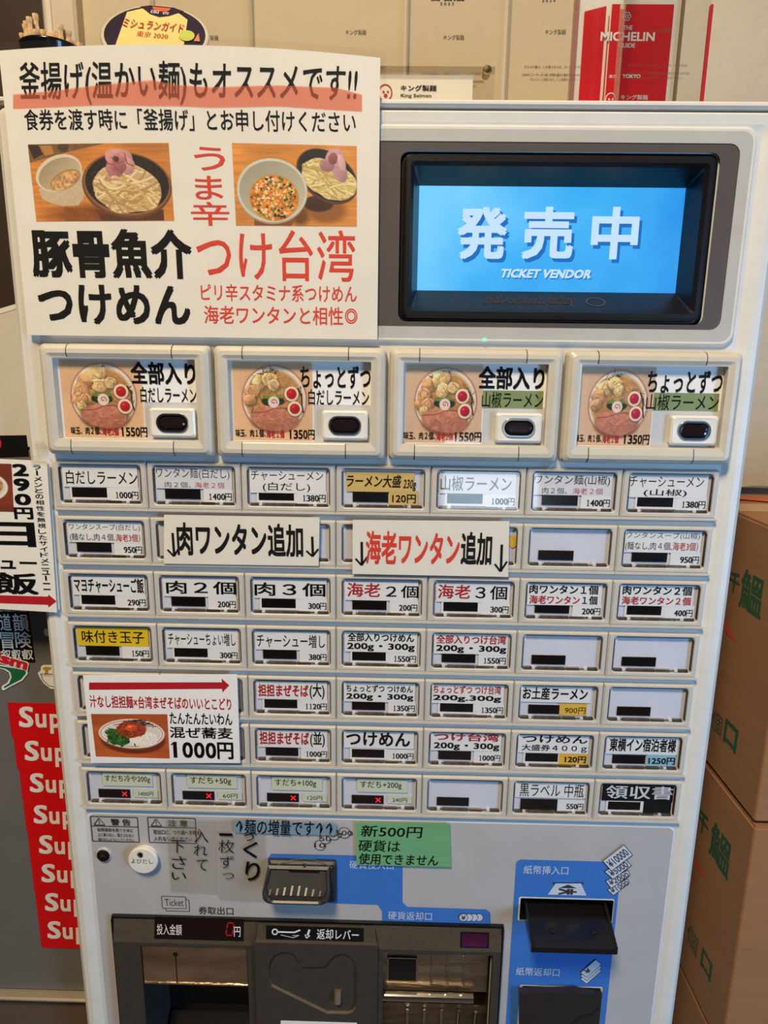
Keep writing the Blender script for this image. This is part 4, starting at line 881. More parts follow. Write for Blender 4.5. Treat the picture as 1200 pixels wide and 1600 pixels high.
PT('つけ台湾', (615, 718, 1110, 878), ORR, .008); PT('ピリ辛スタミナ系つけめん', (628, 889, 1115, 943), ORR, .012); PT('海老ワンタンと相性', (638, 957, 1072, 1014), ORR, .012); PT('◎', (1078, 964, 1117, 1012), ORR, .003)
for ch, b in (('う', (610, 463, 706, 535)), ('ま', (612, 552, 698, 625)), ('辛', (598, 632, 718, 706))): PT(ch, b, ORR, .008)
put('lettering', M, PO)
MK = bpy.data.materials.new('translucent_red_marker'); MK.use_nodes = True; nt = MK.node_tree; nt.nodes.remove(nt.nodes['Principled BSDF'])
a_ = nt.nodes.new('ShaderNodeBsdfTransparent'); a_.inputs[0].default_value = (1, .74, .66, 1); b_ = nt.nodes.new('ShaderNodeBsdfDiffuse'); b_.inputs[0].default_value = lin((236, 128, 100)); m_ = nt.nodes.new('ShaderNodeMixShader'); m_.inputs[0].default_value = .35
nt.links.new(a_.outputs[0], m_.inputs[1]); nt.links.new(b_.outputs[0], m_.inputs[2]); nt.links.new(m_.outputs[0], nt.nodes['Material Output'].inputs[0])
tops = [(36, 292), (170, 283), (290, 270), (380, 262), (480, 254), (545, 268), (660, 276), (760, 272), (870, 268), (970, 271), (1050, 272), (1131, 292)]; bots = [(36, 337), (170, 334), (290, 330), (380, 330), (480, 333), (545, 333), (660, 338), (760, 336), (870, 333), (970, 338), (1050, 342), (1131, 345)]
M = MB(); g = [bow(*Q(*c1(*p), -.08), ty - .002) for p in tops] + [bow(*Q(*c1(*p), -.08), ty - .002) for p in bots]; n_ = len(tops); M.add(g, [(i, i + 1, n_ + i + 1, n_ + i) for i in range(n_ - 1)], MK); put('marker_band', M, PO, label='translucent coral highlighter band')
putpic('noodle_photo', pic_tsukemen(), qq([c1(88, 452), c1(530, 450), c1(545, 690), c1(113, 692)], -.045), ty, PO, mp=bow)
putpic('soup_photo', pic_taiwan(), qq([c1(727, 450), c1(1115, 457), c1(1115, 708), c1(738, 705)], -.045), ty, PO, mp=bow)

def sign(name, label, quad, y, pm, lam=.03, group=None, cat='sign', bot=0.):
    P_ = qq(quad, y); M = MB(); M.slab(P_, y, y + .008, pm)
    c = (sum(p[0] for p in P_) / 4, y, min(p[1] for p in P_)); t = thing(name, c, label, cat, group); put('paper', M, t)
    if lam:
        cx, cz = sum(p[0] for p in P_) / 4, sum(p[1] for p in P_) / 4
        L = [(x + (lam if x > cx else -lam), z + (lam if z > cz else -lam)) for x, z in P_]; M = MB(); M.plate(L, y - .010, LAM); put('laminate', M, t)
    return t
c6 = crop(70, 710, .375); c77 = crop(500, 710, .266667)
def hand_arrow(M, u, v, y, h=.26):
    x, z = Q(u, v, y); M.path([(x, z + h / 2), (x + .005, z - h / 2)], .028, y, K); M.path([(x - .065, z - h * .22), (x, z - h / 2), (x + .065, z - h * .12)], .022, y, K)
t = sign('topping_sign', 'laminated white strip sign in all-black letters, over the second button row', [c6(497, 252), c6(1145, 263), c6(1141, 465), c6(496, 455)], -.03, PAPW, .02)
M = MB(); tx(M, '肉ワンタン追加', px(c6, (550, 286, 1076, 425), -.035), -.0318, K, .032); put('lettering', M, t)
for a_ in ((270.6, 851, .26), (488, 854, .22)): M = MB(); hand_arrow(M, a_[0], a_[1], -.0318, a_[2]); put('drawn_arrow', M, t)
t = sign('topping_sign', 'laminated white strip sign in red and black letters, over the second button row', [c77(192, 384), c77(1110, 392), c77(1103, 718), c77(190, 700)], -.03, PAPW, .03)
M = MB(); tx(M, '海老ワンタン', px(c77, (268, 452, 818, 648), -.035), -.0318, ORR, .03); tx(M, '追加', px(c77, (826, 455, 1008, 650), -.035), -.0318, K, .034); put('lettering', M, t)
for a_ in ((565, 865, .26), (783, 872, .30)): M = MB(); hand_arrow(M, a_[0], a_[1], -.0318, a_[2]); put('drawn_arrow', M, t)
cA = crop(90, 970, .366667)
t = sign('menu_sign', 'white card with red arrow and rice bowl photo, covering four menu buttons', [cA(108, 233), cA(765, 229), cA(778, 606), cA(143, 606)], -.05, PAP, .0)
M = MB(); yy = -.0518
tx(M, '汁なし担担麺×台湾まぜそばのいいとこどり', px(cA, (137, 322, 740, 376), yy), yy, RED, .022)
tx(M, 'たんたんたいわん', px(cA, (478, 393, 744, 442), yy), yy, K, .02); tx(M, '混ぜ蕎麦', px(cA, (478, 453, 746, 502), yy), yy, K, .02); price(M, '1000円', px(cA, (480, 516, 752, 588), yy), yy, K, .03)
M.plate(qq([cA(134, 263), cA(700, 262), cA(699, 246), cA(732, 275), cA(702, 305), cA(701, 290), cA(134, 294)], yy), yy, RED)
put('lettering', M, t)
putpic('rice_bowl_photo', pic_mazesoba(), qq([cA(142, 397), cA(467, 398), cA(478, 587), cA(163, 578)], yy), yy, t)
# side menu sheet at the left edge
cS = crop(0, 660, .275)
P_ = [(-70, 714), (73, 720.5), (89, 957), (-60, 948)]
t = sign('menu_sheet', 'curling narrow sheet tucked behind the red-arrow sheet at the left machine edge', [(20, 722), (76, 724), (93, 952), (20, 950)], .0, PAPW, 0.)
t = sign('menu_sheet', 'white sheet with big black letters and red arrow, hanging off the left machine edge', P_, -.03, PAPW, 0.)
M = MB(); yy = -.034
for ch, b in (('2', (70, 236, 160, 305)), ('9', (78, 318, 168, 390)), ('0', (83, 405, 176, 470)), ('円', (80, 483, 188, 550))): tx(M, ch, px(cS, b, yy), yy, K, .04)
tx(M, 'ヨ', px(cS, (-60, 566, 200, 706), yy), yy, K, .03); tx(M, 'シュー', px(cS, (-120, 760, 208, 835), yy), yy, K, .03); tx(M, 'ご飯', px(cS, (-270, 850, 215, 975), yy), yy, K, .03)
s_ = 'ラーメンとの相性を無視したサイドメニュー!!'
for k, ch in enumerate(s_):
    f = k / len(s_); x_, y_ = 186 + 62 * f, 240 + 730 * f; h_ = 730 / len(s_) * .84
    if ch == 'ー': v = px(cS, (x_ + 16, y_, x_ + 26, y_ + h_), yy); M.plate([(v[0], v[2]), (v[1], v[2]), (v[1], v[3]), (v[0], v[3])], yy, K)
    elif ch == '!': v = px(cS, (x_ + 2, y_ + h_ * .3, x_ + 42, y_ + h_ * .55), yy); M.plate([(v[0], v[2]), (v[1], v[2]), (v[1], v[3]), (v[0], v[3])], yy, K)
    else: tx(M, ch, px(cS, (x_, y_ + 2, x_ + 46, y_ + h_), yy), yy, K, .01)
M.plate(qq([cS(-250, 975), cS(272, 990), cS(276, 978), cS(320, 1016), cS(276, 1050), cS(272, 1036), cS(-250, 1018)], yy), yy, RED)
put('lettering', M, t)
p = Pic(-250, 235, 80, 510, 90, (120, 50, 30), 3); wood(p, (124, 52, 32)); p.ell(-75, 370, 128, 82, (232, 222, 206)); p.ell(-75, 365, 110, 66, (214, 200, 180)); p.ell(-75, 360, 98, 56, (176, 120, 70), tex=.3, ts=14)
putpic('rice_photo', p, qq([cS(-250, 225), cS(64, 236), cS(78, 508), cS(-240, 500)], yy), yy, t)

# tapes and handwritten notes on the lower panel
def strip(name, label, quad, y, m, cat='tape', texts=(), rough=True, lname='handwriting'):
    P_ = qq(quad, y); n = 9; r_ = random.Random(len(label)); top = [(P_[0][0] + (P_[1][0] - P_[0][0]) * i / n, P_[0][1] + (P_[1][1] - P_[0][1]) * i / n + r_.uniform(-.004, .004)) for i in range(n + 1)]
    bot = [(P_[2][0] + (P_[3][0] - P_[2][0]) * i / n, P_[2][1] + (P_[3][1] - P_[2][1]) * i / n + r_.uniform(-.004, .004)) for i in range(n + 1)]
    t = thing(name, (sum(p[0] for p in P_) / 4, y, min(p[1] for p in P_)), label, cat); M = MB(); M.slab(top + bot, y, y + .003, m); put('tape_strip', M, t)
    if texts:
        M = MB()
        for s, b, off in texts: tx(M, s, px(b[4] if len(b) > 4 else c4, b[:4], y), y - .004, K, off, shear=.08)
        put(lname, M, t)
    return t
ny = LY - .02
strip('clear_tape', 'left clear tape patch with brush-pen words, beside the round white call button', [(258, 1281), (340, 1282), (341, 1398), (267, 1393)], ny, TAPE, 'tape',
      [('入', (487, 60, 540, 110), -.008), ('れ', (485, 118, 538, 160), -.006), ('て', (498, 175, 540, 215), -.006), ('下', (400, 102, 455, 150), -.008), ('さ', (405, 162, 460, 210), -.006), ('い', (405, 222, 457, 250), -.004)])
strip('clear_tape', 'right clear tape patch with brush-pen words, next to the coin slot', [(341, 1281), (414, 1282), (417, 1410), (342, 1406)], ny - .004, TAPE, 'tape',
      [('っ', (675, 78, 712, 105), .0), ('く', (672, 108, 728, 168), .012), ('り', (680, 182, 735, 254), .016), ('一', (582, 76, 632, 86), -.004), ('枚', (578, 100, 640, 150), -.008), ('ず', (585, 160, 638, 208), -.006), ('つ', (595, 225, 637, 248), -.006)])
BT1 = clear('blue_masking_film', .04, (.72, .84, .93), .6, (150, 180, 200), .3)
strip('blue_tape', 'pale blue tape strip with handwriting under the bottom left buttons', [(365, 1281), (527, 1287), (524, 1305), (366, 1301)], ny - .010, BT1, 'tape',
      [('↑麺の増量です↑↑', (645, 26, 1010, 84), .008)])
c5n = lambda a, b: c5(a, b)
strip('green_tape', 'green tape patch with three handwritten lines beside the coin circles', [(556, 1285), (703, 1287), (706, 1292), (705, 1355.5)][:2] + [(705, 1355.5), (557, 1351)], ny - .014, mat('green_tape_film', (112, 172, 122), .4, noise=.08, nscale=12, stretch=(1, 1, 30)), 'tape',
      [('新500円', (8, 46, 232, 88, c5), .008), ('硬貨は', (0, 98, 150, 140, c5), .006), ('使用できません', (2, 148, 288, 188, c5), .010)])
strip('clear_tape', 'small clear tape tab holding the side dish sheet to the machine edge', [(48, 712), (72, 713), (73, 725), (48, 724)], -.045, TAPE, 'tape')
strip('clear_tape', 'peeling clear tape scrap just below the first picture button corner', [(54, 692), (70, 688), (76, 712), (58, 714)], .0, TAPE, 'tape')
strip('clear_tape', 'clear tape peak above the tan handwritten menu button', [(590, 734), (603, 716), (608, 716), (626, 734)], -.02, TAPE, 'tape')
strip('clear_tape', 'clear tape peak above the second menu button of the top row', [(322, 730), (338, 714), (346, 714), (362, 731)], -.02, TAPE, 'tape')
strip('clear_tape', 'clear tape peak above the fifth and sixth menu buttons of the top row', [(852, 735), (868, 720), (874, 720), (890, 736)], -.02, TAPE, 'tape')

# ================================================================== LEFT CABINET
ly = .5
GR = mat('cabinet_grey', (104, 100, 95), .4, noise=.03); CRM = mat('cabinet_cream', (206, 200, 188), .4, noise=.02); BR = mat('plinth_brown', (96, 78, 62), .5)
LC = thing('grey_cabinet', (-7.5, 2.5, FL), 'tall cabinet with cream upper front and grey lower front, left of the ticket machine', 'cabinet')
zr = Q(0, 700, ly)[1]; zl_ = Q(0, 1548, ly)[1]
M = MB(); M.box(-11.5, -3.86, ly + .02, 5, FL, 3.3, GR); put('body', M, LC)
M = MB(); prof = [(-11.5, 3.05), (-5.2, 3.05), (-4.0, 3.40), (-3.86, 3.42), (-3.86, zr), (-11.5, zr)]
M.loft([at(prof, ly + .3), at(prof, ly + .03), at([(a + (.03 if a < -5 else -.03), b - .03 if b > 2.5 else b + .02) for a, b in prof], ly)], CRM, cap1=True, cap0=True); M.path([(-11.5, 3.05), (-5.2, 3.05), (-4.0, 3.40), (-3.86, 3.42)], .05, ly - .004, mat('cabinet_edge', (228, 222, 210), .4)); put('upper_front', M, LC)
M = MB(); M.box(-11.5, -3.86, ly, ly + .05, zl_ + .03, zr - .02, GR, .015); put('lower_front', M, LC)
M = MB(); M.box(-11.5, -3.86, ly - .12, ly + .05, zl_ - .04, zl_ + .02, mat('aluminium_ledge', (176, 160, 138), .35, metal=.4), .02); put('ledge', M, LC)
M = MB(); M.box(-11.5, -3.86, ly - .02, ly + .05, FL, zl_ - .06, BR); put('plinth', M, LC)
# stickers
sy_ = ly - .006
cB = crop(0, 1080, .325); cG = crop(0, 940, .106311)
rows = [(46, 58, 218, 90, 72, 172, 200), (74, 218, 372, 118, 236, 333, 362), (100, 372, 526, 143, 392, 485, 518), (120, 526, 672, 162, 545, 635, 664), (140, 672, 818, 187, 690, 780, 808), (157, 818, 955, 199, 828, 917, 944), (175, 955, 1092, 216, 968, 1055, 1084), (192, 1092, 1228, 228, 1103, 1188, 1216)]
ordn = ['topmost', 'second from the top', 'third from the top', 'fourth from the top', 'fifth from the top', 'sixth from the top', 'seventh from the top', 'lowest']
SR = mat('sticker_red', (206, 8, 14), .4); SWh = mat('sticker_white', (226, 222, 214), .45)
for k, (xl, y0, y1, tx0, ty0, ty1, ty2) in enumerate(rows):
    t = thing('logo_sticker', (-4.2, ly, Q(40, 1080 + y1 * .325, ly)[1]), 'red sticker with white letters on grey cabinet, %s of its column' % ordn[k], 'sticker', 'red lettered stickers in a column on the grey cabinet')
    xa = Q(*cB(xl, (y0 + y1) / 2), sy_)[0]; zt_, zb_ = Q(*cB(200, y0), sy_)[1], Q(*cB(200, y1 + 4), sy_)[1]
    M = MB(); M.slab([(xa, zb_), (-3.87, zb_), (-3.87, zt_), (xa, zt_)], sy_ - .002 * (k % 2), sy_ + .004, SR); put('backing', M, t)
    M = MB(); x_s = Q(*cB(tx0, ty0), sy_)[0]; z_t = Q(*cB(tx0, ty0), sy_)[1]; z_m = Q(*cB(tx0, ty1), sy_)[1]; z_d = Q(*cB(tx0 + 100, ty2), sy_)[1]
    h = z_t - z_m
    tx(M, 'S', (x_s - .02, x_s + h * .62, z_m, z_t), sy_ - .005, SWh, .03, .1); tx(M, 'u', (x_s + h * .68, x_s + h * 1.18, z_m - .0, z_t - h * .33), sy_ - .005, SWh, .03, .06); tx(M, 'p', (x_s + h * 1.28, x_s + h * 1.84, z_m - h * .28, z_t - h * .33), sy_ - .005, SWh, .03, .06)
    put('lettering', M, t)
t = thing('black_sticker', (-4.4, ly, .0), 'black sticker packed with ornate white characters on the grey cabinet', 'sticker')
P_ = qq([(-30, 950), (44, 952), (55, 1035), (-20, 1035)], sy_); M = MB(); M.slab(P_, sy_, sy_ + .004, K); put('backing', M, t)
M = MB()
for s, b in (('道', (0, 175, 165, 425)), ('韻', (190, 175, 425, 435)), ('冒', (10, 450, 205, 690)), ('険', (225, 440, 465, 680)), ('叙', (20, 700, 160, 850)), ('叡', (170, 700, 310, 850)), ('叡', (320, 700, 490, 850))): tx(M, s, px(cG, b, sy_), sy_ - .004, SWh, .012)
tx(M, 'ADVENTURE', px(cG, (-60, 122, 400, 146), sy_), sy_ - .004, SWh, .02); put('lettering', M, t)
t = thing('green_sticker', (-4.5, ly, -1.2), 'die-cut green swoosh sticker with red lettering overlapping the black sticker', 'sticker')
M = MB(); sw = [(-120, 960), (0, 930), (200, 960), (400, 1000), (410, 1060), (330, 1160), (150, 1250), (60, 1305), (25, 1290), (25, 1245), (110, 1190), (150, 1110), (130, 1040), (60, 1000), (0, 985), (-120, 1010)]
y1_ = sy_ - .006; M.slab(qq([cG(*p) for p in sw], y1_), y1_, sy_ - .002, SWh)
gr = [(-110, 968), (0, 945), (200, 975), (375, 1012), (380, 1055), (310, 1140), (150, 1225), (70, 1270), (50, 1255), (135, 1200), (172, 1110), (150, 1030), (80, 985), (0, 968), (-110, 985)]
M.plate(qq([cG(*p) for p in gr], y1_), y1_ - .003, mat('swoosh_green', (24, 96, 52), .4)); put('swoosh', M, t)
M = MB(); bb = px(cG, (-150, 800, 425, 1000), y1_)
mpr = lambda a, b, y: (float(a), float(y), float(b - (a - bb[0]) * .30 + .12))
tx(M, 'lism', bb, y1_ - .006, SWh, .11, .2, mp=mpr); tx(M, 'lism', (bb[0] + .012, bb[1] - .012, bb[2] + .014, bb[3] - .014), y1_ - .010, mat('sticker_letter_red', (196, 26, 26), .4), .06, .2, mp=mpr); put('lettering', M, t)
t = thing('bowl_sticker', (-4.1, ly, -1.0), 'white bowl-shaped sticker with a gold mark half hidden by the machine edge', 'sticker')
ol = [(630, 935), (1020, 930), (1050, 1000), (1080, 1060), (1060, 1150), (960, 1260), (860, 1285), (740, 1280), (640, 1200), (580, 1110), (555, 1050), (600, 1010), (600, 960)]
M = MB(); M.slab(qq([cG(*p) for p in ol], sy_), sy_, sy_ + .004, SWh); put('backing', M, t)
M = MB(); M.plate(qq([cG(*p) for p in ((630, 975), (660, 955), (750, 960), (750, 1000), (712, 1000), (708, 1060), (660, 1060), (664, 1000), (635, 1005))], sy_), sy_ - .003, mat('gold_ink', (176, 136, 40), .4)); M.path(qq([cG(*p) for p in ((595, 1060), (1040, 1075))], sy_), .008, sy_ - .003, KG); M.path(qq([cG(*p) for p in ((595, 1062), (640, 1160), (720, 1235), (820, 1255))], sy_), .008, sy_ - .003, KG)
tx(M, 'OOO OOO', px(cG, (615, 1080, 900, 1095), sy_), sy_ - .003, RED, .0); put('print', M, t)
M = MB(); P_ = qq([(-40, 681), (41, 680), (45, 713), (-40, 716)], sy_); M.slab(P_, sy_, sy_ + .004, K); x, z = Q(0, 692, sy_); M.plate(circ(x - .08, z, .10, 16), sy_ - .003, RED); M.path(circ(x - .07, Q(0, 706, sy_)[1], .05, 14), .012, sy_ - .003, SWh, True)
put('label_sticker', M, label='plain black sticker with a red spot on the cream cabinet front', cat='sticker')
M = MB(); x, z = Q(73, 988, sy_); M.slab(circ(x, z, .035, 16, .05), sy_, sy_ + .004, SWh); put('dot_sticker', M, label='tiny white round sticker at the right edge of the grey cabinet', cat='sticker')

# ================================================================== THINGS ON TOP OF THE MACHINE
TZ = 5.275
# toothpick cup
tcx, tcy = Q(80, 60, 1.0)[0], 1.0
M = MB(); M.lathe((tcx, tcy, TZ), (0, 0, 1), [(.0, 0), (.27, 0), (.28, .04), (.305, .78), (.315, .80), (.29, .80), (.26, .08), (0, .08)], mat('cup_black', (20, 18, 22), .15), 36); put('toothpick_cup', M, label='black round cup full of wooden picks on top of the machine', cat='cup', smooth=True)
PK = mat('pick_wood', (222, 186, 138), .7, noise=.12, nscale=200); rnd = random.Random(4)
me = None
for k in range(54):
    a = rnd.random() * 6.28; q = math.sqrt(rnd.random()) * .235; x, yq = tcx + q * math.cos(a), tcy + q * math.sin(a); L = .77 + rnd.random() * .12 - .16 * (x - tcx)
    if k in (7, 19): x, L = tcx - .05 + .075 * (k == 19), .96
    if me is None:
        M = MB(); prof = []
        for j in range(30): h = j / 29; prof.append((.024 + (.008 if j % 4 < 2 else 0), h))
        M.lathe((0, 0, 0), (0, 0, 1), prof, PK, 6, True, True)
        me = mesh0(M, 'wooden_pick'); me.polygons.foreach_set('use_smooth', [False] * len(me.polygons))
    o = bpy.data.objects.new('wooden_pick', me); sc.collection.objects.link(o); o.location = W(x, yq, TZ + .09); o.scale = (1, 1, L)
    o.rotation_euler = (-(yq - tcy) * .2, (x - tcx) * .30, 0)
    o['label'] = ('taller ribbed wooden pick of the two rising above the rest, left one' if k == 7 else 'taller ribbed wooden pick of the two rising above the rest, right one') if k in (7, 19) else 'short ribbed wooden pick packed in the black round cup'; o['category'] = 'toothpick'; o['group'] = 'wooden picks in the black cup'
# instant noodle bowl leaning towards the front
bc = np.array(Q(243, 56, .8)); bcen = Vector((bc[0], .8, bc[1])); ax = Vector((0.10, -.78, .63)).normalized()
NB = thing('noodle_bowl', (bc[0], 1.1, TZ), 'instant noodle bowl with a printed yellow lid, leaning on top of the machine', 'noodle bowl')
RIM = mat('bowl_rim', (206, 196, 176), .35); LIDY = mat('lid_yellow', (226, 208, 132), .35); LIDN = mat('lid_navy', (44, 34, 52), .35)
M = MB(); M.lathe(bcen, ax, [(.29, -.50), (.32, -.48), (.46, -.05), (.53, -.024), (.532, .0), (.51, .012), (.48, .008)], mat('bowl_navy', (40, 32, 48), .4), 48, True); put('bowl', M, NB, smooth=True)
M = MB(); M.lathe(bcen, ax, [(.532, -.016), (.544, .0), (.532, .016), (.50, .016)], RIM, 48); M.lathe(bcen, ax, [(.50, .016), (.48, .0)], RIM, 48); put('rim', M, NB, smooth=True)
e1 = Vector((1, 0, .03)); e1 = (e1 - ax * e1.dot(ax)).normalized(); e2 = ax.cross(e1) * -1
if e2.z < 0: e2 = -e2
def lid(a, b, y): p = bcen + e1 * float(a) * .8 + e2 * float(b) * .8 + ax * float(.018 - y); return tuple(p)
M = MB()
cc_ = [lid(a, b, 0) for a, b in circ(0, 0, .63, 48)]; M.add(cc_, [tuple(range(48))], LIDN)
def lp_(pts, y, m): M.add([lid(a, b, y) for a, b in pts], [tuple(range(len(pts)))], m)
lp_([(-.44, -.45), (.40, -.48), (.36, .38), (.18, .56), (-.18, .58), (-.42, .42)], -.004, LIDY)
arc = [(.26 * math.sin(t), .62 - .26 * (1 - math.cos(t)) * -1 - .26) for t in np.linspace(-1.2, 1.2, 9)]
lp_([(-.28, .565), (-.20, .50), (-.13, .42), (0, .37), (.12, .42), (.20, .49), (.30, .555), (.15, .62), (-.15, .62)], -.008, LIDN)
lp_([(-.12, .585), (.12, .585), (.1, .52), (0, .49), (-.1, .52)], -.012, mat('lid_orange', (226, 96, 60), .4))
tx(M, 'ミシュランガイド', (-.42, .34, .06, .26), -.013, mat('lid_red', (190, 60, 34), .4), .006, mp=lid); tx(M, '東京 2020', (-.22, .17, -.11, .01), -.013, MATS['lid_red'], .0, mp=lid)
tx(M, '国', (-.12, -.02, .43, .50), -.013, WINK, .0, mp=lid); tx(M, '合', (.02, .12, .43, .50), -.013, WINK, .0, mp=lid)
lp_(circ(.40, .0, .10, 16, .12), -.014, mat('lid_green', (190, 200, 96), .4)); lp_([(.50, -.1), (.54, .08), (.58, -.1)], -.014, mat('lid_pink', (220, 130, 110), .4))
put('lid', M, NB)
# award plaques
CARD = mat('cream_card', (204, 184, 152), .6, noise=.02, nscale=30); PINK = mat('ink_brown', (70, 52, 40), .6)
def plaque(u0, u1, yc, yr, ut, label, card=True):
    x0, x1 = Q(u0, 100, yc)[0], Q(u1, 100, yc)[0]; zt = TZ + 2.75
    t = thing('award_plaque', ((x0 + x1) / 2, yc, TZ), label, 'plaque', 'cream award plaques in acrylic stands')
    if card: M = MB(); M.box(x0 + .02, x1 - .02, yc + .05, yc + .07, TZ + .03, zt - .03, CARD); put('card', M, t)
    M = MB(); M.slab([(x0 + .006, TZ + .0), (x1 - .006, TZ + .0), (x1 - .006, zt), (x0 + .006, zt)], yc - .01, yc + .02, ACR)
    M.box(x0 + .004, x0 + .03, yc - .04, yc + .09, TZ, zt, ACE); put('acrylic_front', M, t)
    M = MB(); yt = yc + .045 if card else yc - .012
    tx(M, 'キング製麺', bx(ut - 16, 43 + yr, ut + 16, 51 + yr, yt), yt, PINK, .0)
    ty_ = yr
    if label.find('2023') >= 0:
        tx(M, '2023', bx(688, 3.5, 709, 8, yt), yt, PINK, .012, sp=1.6); tx(M, '百名店', bx(672, -12, 727, 1.5, yt), yt, PINK, .03)
    if label.find('2024') >= 0: tx(M, '2024', bx(847, -1, 868, 3, yt), yt, PINK, .012, sp=1.6); tx(M, '百名店', bx(830, -20, 886, -6, yt), yt, PINK, .03)
    for k, (s, a, b) in enumerate((('グルメが選ぶ、いま食べるべき、ラーメンの名店。', -47, 46), ('2024年にユーザーから高い評価を集めた東京のTOP100が決定。', -50, 50), ('「おいしい」に出会うなら、ここは絶対に外せない。', -38, 38))):
        v = (101.5, 114, 121)[k] + yr + (1.5 if yr > 8 else 0); tx(M, s, bx(ut - 2 + a, v - 2.2, ut - 2 + b, v + 2.4, yt), yt, PINK, .0)
    put('lettering', M, t)
plaque(240, 391, 2.0, 12, 325, 'leftmost cream award plaque, partly above the noodle bowl')
M0 = None
plaque(392, 474, 2.0, -2, 433, 'narrow blank-topped cream plaque between the bowl and the 2023 plaque') if False else None
plaque(392, 632, 2.0, 3.5, 556, 'wide cream award plaque right behind the poster corner')
plaque(633, 787, 2.0, 11.5, 709, 'cream award plaque reading 2023 at its top')
plaque(789, 894, 2.0, 3, 868, 'cream award plaque reading 2024, beside the red plaque')
plaque(965, 1103, 1.7, .5, 1031, 'clear acrylic plaque without card, in front of the red plaque', False)
# small card stand with knob
yk = 1.5; x0, x1 = Q(480, 130, yk)[0], Q(739, 130, yk)[0]
t = thing('card_stand', ((x0 + x1) / 2, yk, TZ), 'low acrylic card stand with red face logo and a metal knob, right of the poster', 'card stand')
M = MB(); M.box(x0, x1, yk + .02, yk + .04, TZ + .03, Q(650, 116, yk)[1], PAPW); put('card', M, t)
M = MB(); xb = Q(772, 130, yk)[0]; M.slab([(x0, TZ), (xb, TZ), (xb, Q(650, 105, yk)[1]), (x0, Q(650, 105, yk)[1])], yk - .03, yk + .0, ACR); M.box(x0, xb, yk - .03, yk + .0, Q(650, 115, yk)[1], Q(650, 105.5, yk)[1], clear('acrylic_thick_edge', .06, (.9, .88, .84), .16, (150, 138, 118))); put('acrylic_front', M, t)
M = MB(); kx, kz = Q(760.5, 112.5, yk - .05); M.lathe((kx, yk + .05, kz), (0, -1, 0), [(.045, 0), (.045, .12), (.05, .13), (.05, .16), (.04, .175), (0, .178)], BRASS, 20); put('knob', M, t, label='brushed metal knob')
M = MB(); yt = yk + .014; tx(M, 'キング製麺', bx(626, 133, 682, 142.5, yt), yt, K, .02); tx(M, 'King Seimen', bx(626, 146.5, 674, 153.5, yt), yt, KG, .02)
fx, fz_ = Q(602, 145, yt); M.path(circ(fx, fz_, .075, 14, .085), .014, yt, RED, True); M.plate(circ(fx - .02, fz_ + .01, .013, 8), yt, RED); M.plate(circ(fx + .03, fz_ + .01, .013, 8), yt, RED); M.plate(circ(fx + .005, fz_ - .03, .022, 8), yt, RED); put('print', M, t)
# red plaque
yp = 2.3; cR = crop(860, 0, .283333)
RP = thing('red_plaque', (Q(975, 100, yp)[0], yp, TZ), 'red guide plaque with white lettering in a clear stand at the top right', 'plaque')
z1_ = Q(980, 6.5, yp)[1]; xa, xb = Q(904, 120, yp)[0], Q(1046, 120, yp)[0]; zb_ = TZ + .1
xa2 = Q(*cR(190, 60), yp)[0]; xb2 = Q(*cR(683, 25), yp)[0]
M = MB(); w0, w1 = Q(941, 100, yp)[0], Q(950, 100, yp)[0]
RD = mat('guide_red', (200, 18, 32), .35, noise=.10, nscale=14)
M.slab([(xa2 - .10, TZ + .02), (xb2 + .08, TZ + .02), (xb2 + .08, z1_ + .4), (xa2 - .10, z1_ + .4)], yp + .02, yp + .03, SWh)
M.slab([(xa2, zb_), (w0, zb_), (w0, z1_ - .02), (xa2, z1_ - .08)], yp + .0, yp + .02, RD); M.slab([(w1, zb_), (xb2, zb_), (xb2, z1_), (w1, z1_)], yp, yp + .02, RD); M.slab([(w0 + .035, zb_), (w0 + .055, zb_), (w0 + .045, z1_ - .12), (w0 + .04, z1_ - .12)], yp, yp + .02, RD)
put('card', M, RP)
M = MB(); yt = yp - .004; tx(M, 'THE', px(cR, (402, 141, 453, 165), yt), yt, WINK, .01); tx(M, 'MICHELIN', px(cR, (277, 176, 575, 227), yt), yt, WINK, .03); tx(M, 'GUIDE', px(cR, (376, 238, 467, 263), yt), yt, WINK, .02)
tx(M, '東京｜', px(cR, (322, 411, 384, 432), yt), yt, WINK, .0); tx(M, 'TOKYO', px(cR, (397, 410, 497, 431), yt), yt, WINK, .04); tx(M, 'キング製麺', px(cR, (388, 523, 537, 551), yt), yt, WINK, .012); tx(M, 'King Seimen', px(cR, (388, 560, 520, 582), yt), yt, WINK, .012)
x, z = Q(*cR(422, 90), yt)
for k in range(6): M.path(circ(x + .03 * math.cos(k * 1.047), z + .03 * math.sin(k * 1.047), .018, 8), .008, yt, WINK, True)
x, z = Q(*cR(332, 552), yt); M.path(circ(x, z, .065, 14, .08), .012, yt, WINK, True); M.plate(circ(x - .02, z + .01, .012, 8), yt, WINK); M.plate(circ(x + .025, z + .01, .012, 8), yt, WINK); put('lettering', M, RP)
M = MB(); M.slab([(xa2 - .14, TZ), (xb2 + .12, TZ), (xb2 + .12, z1_ + .45), (xa2 - .14, z1_ + .45)], yp - .04, yp - .015, ACR); M.box(xb2 + .10, xb2 + .115, yp - .045, yp + .04, TZ, z1_ + .45, mat('acrylic_dark_edge', (120, 104, 84), .3)); M.box(xa2 - .14, xa2 - .08, yp - .045, yp + .04, TZ, z1_ + .2, clear('acrylic_red_edge', .08, (.95, .75, .68), .2, (190, 110, 90))); put('acrylic_stand', M, RP)
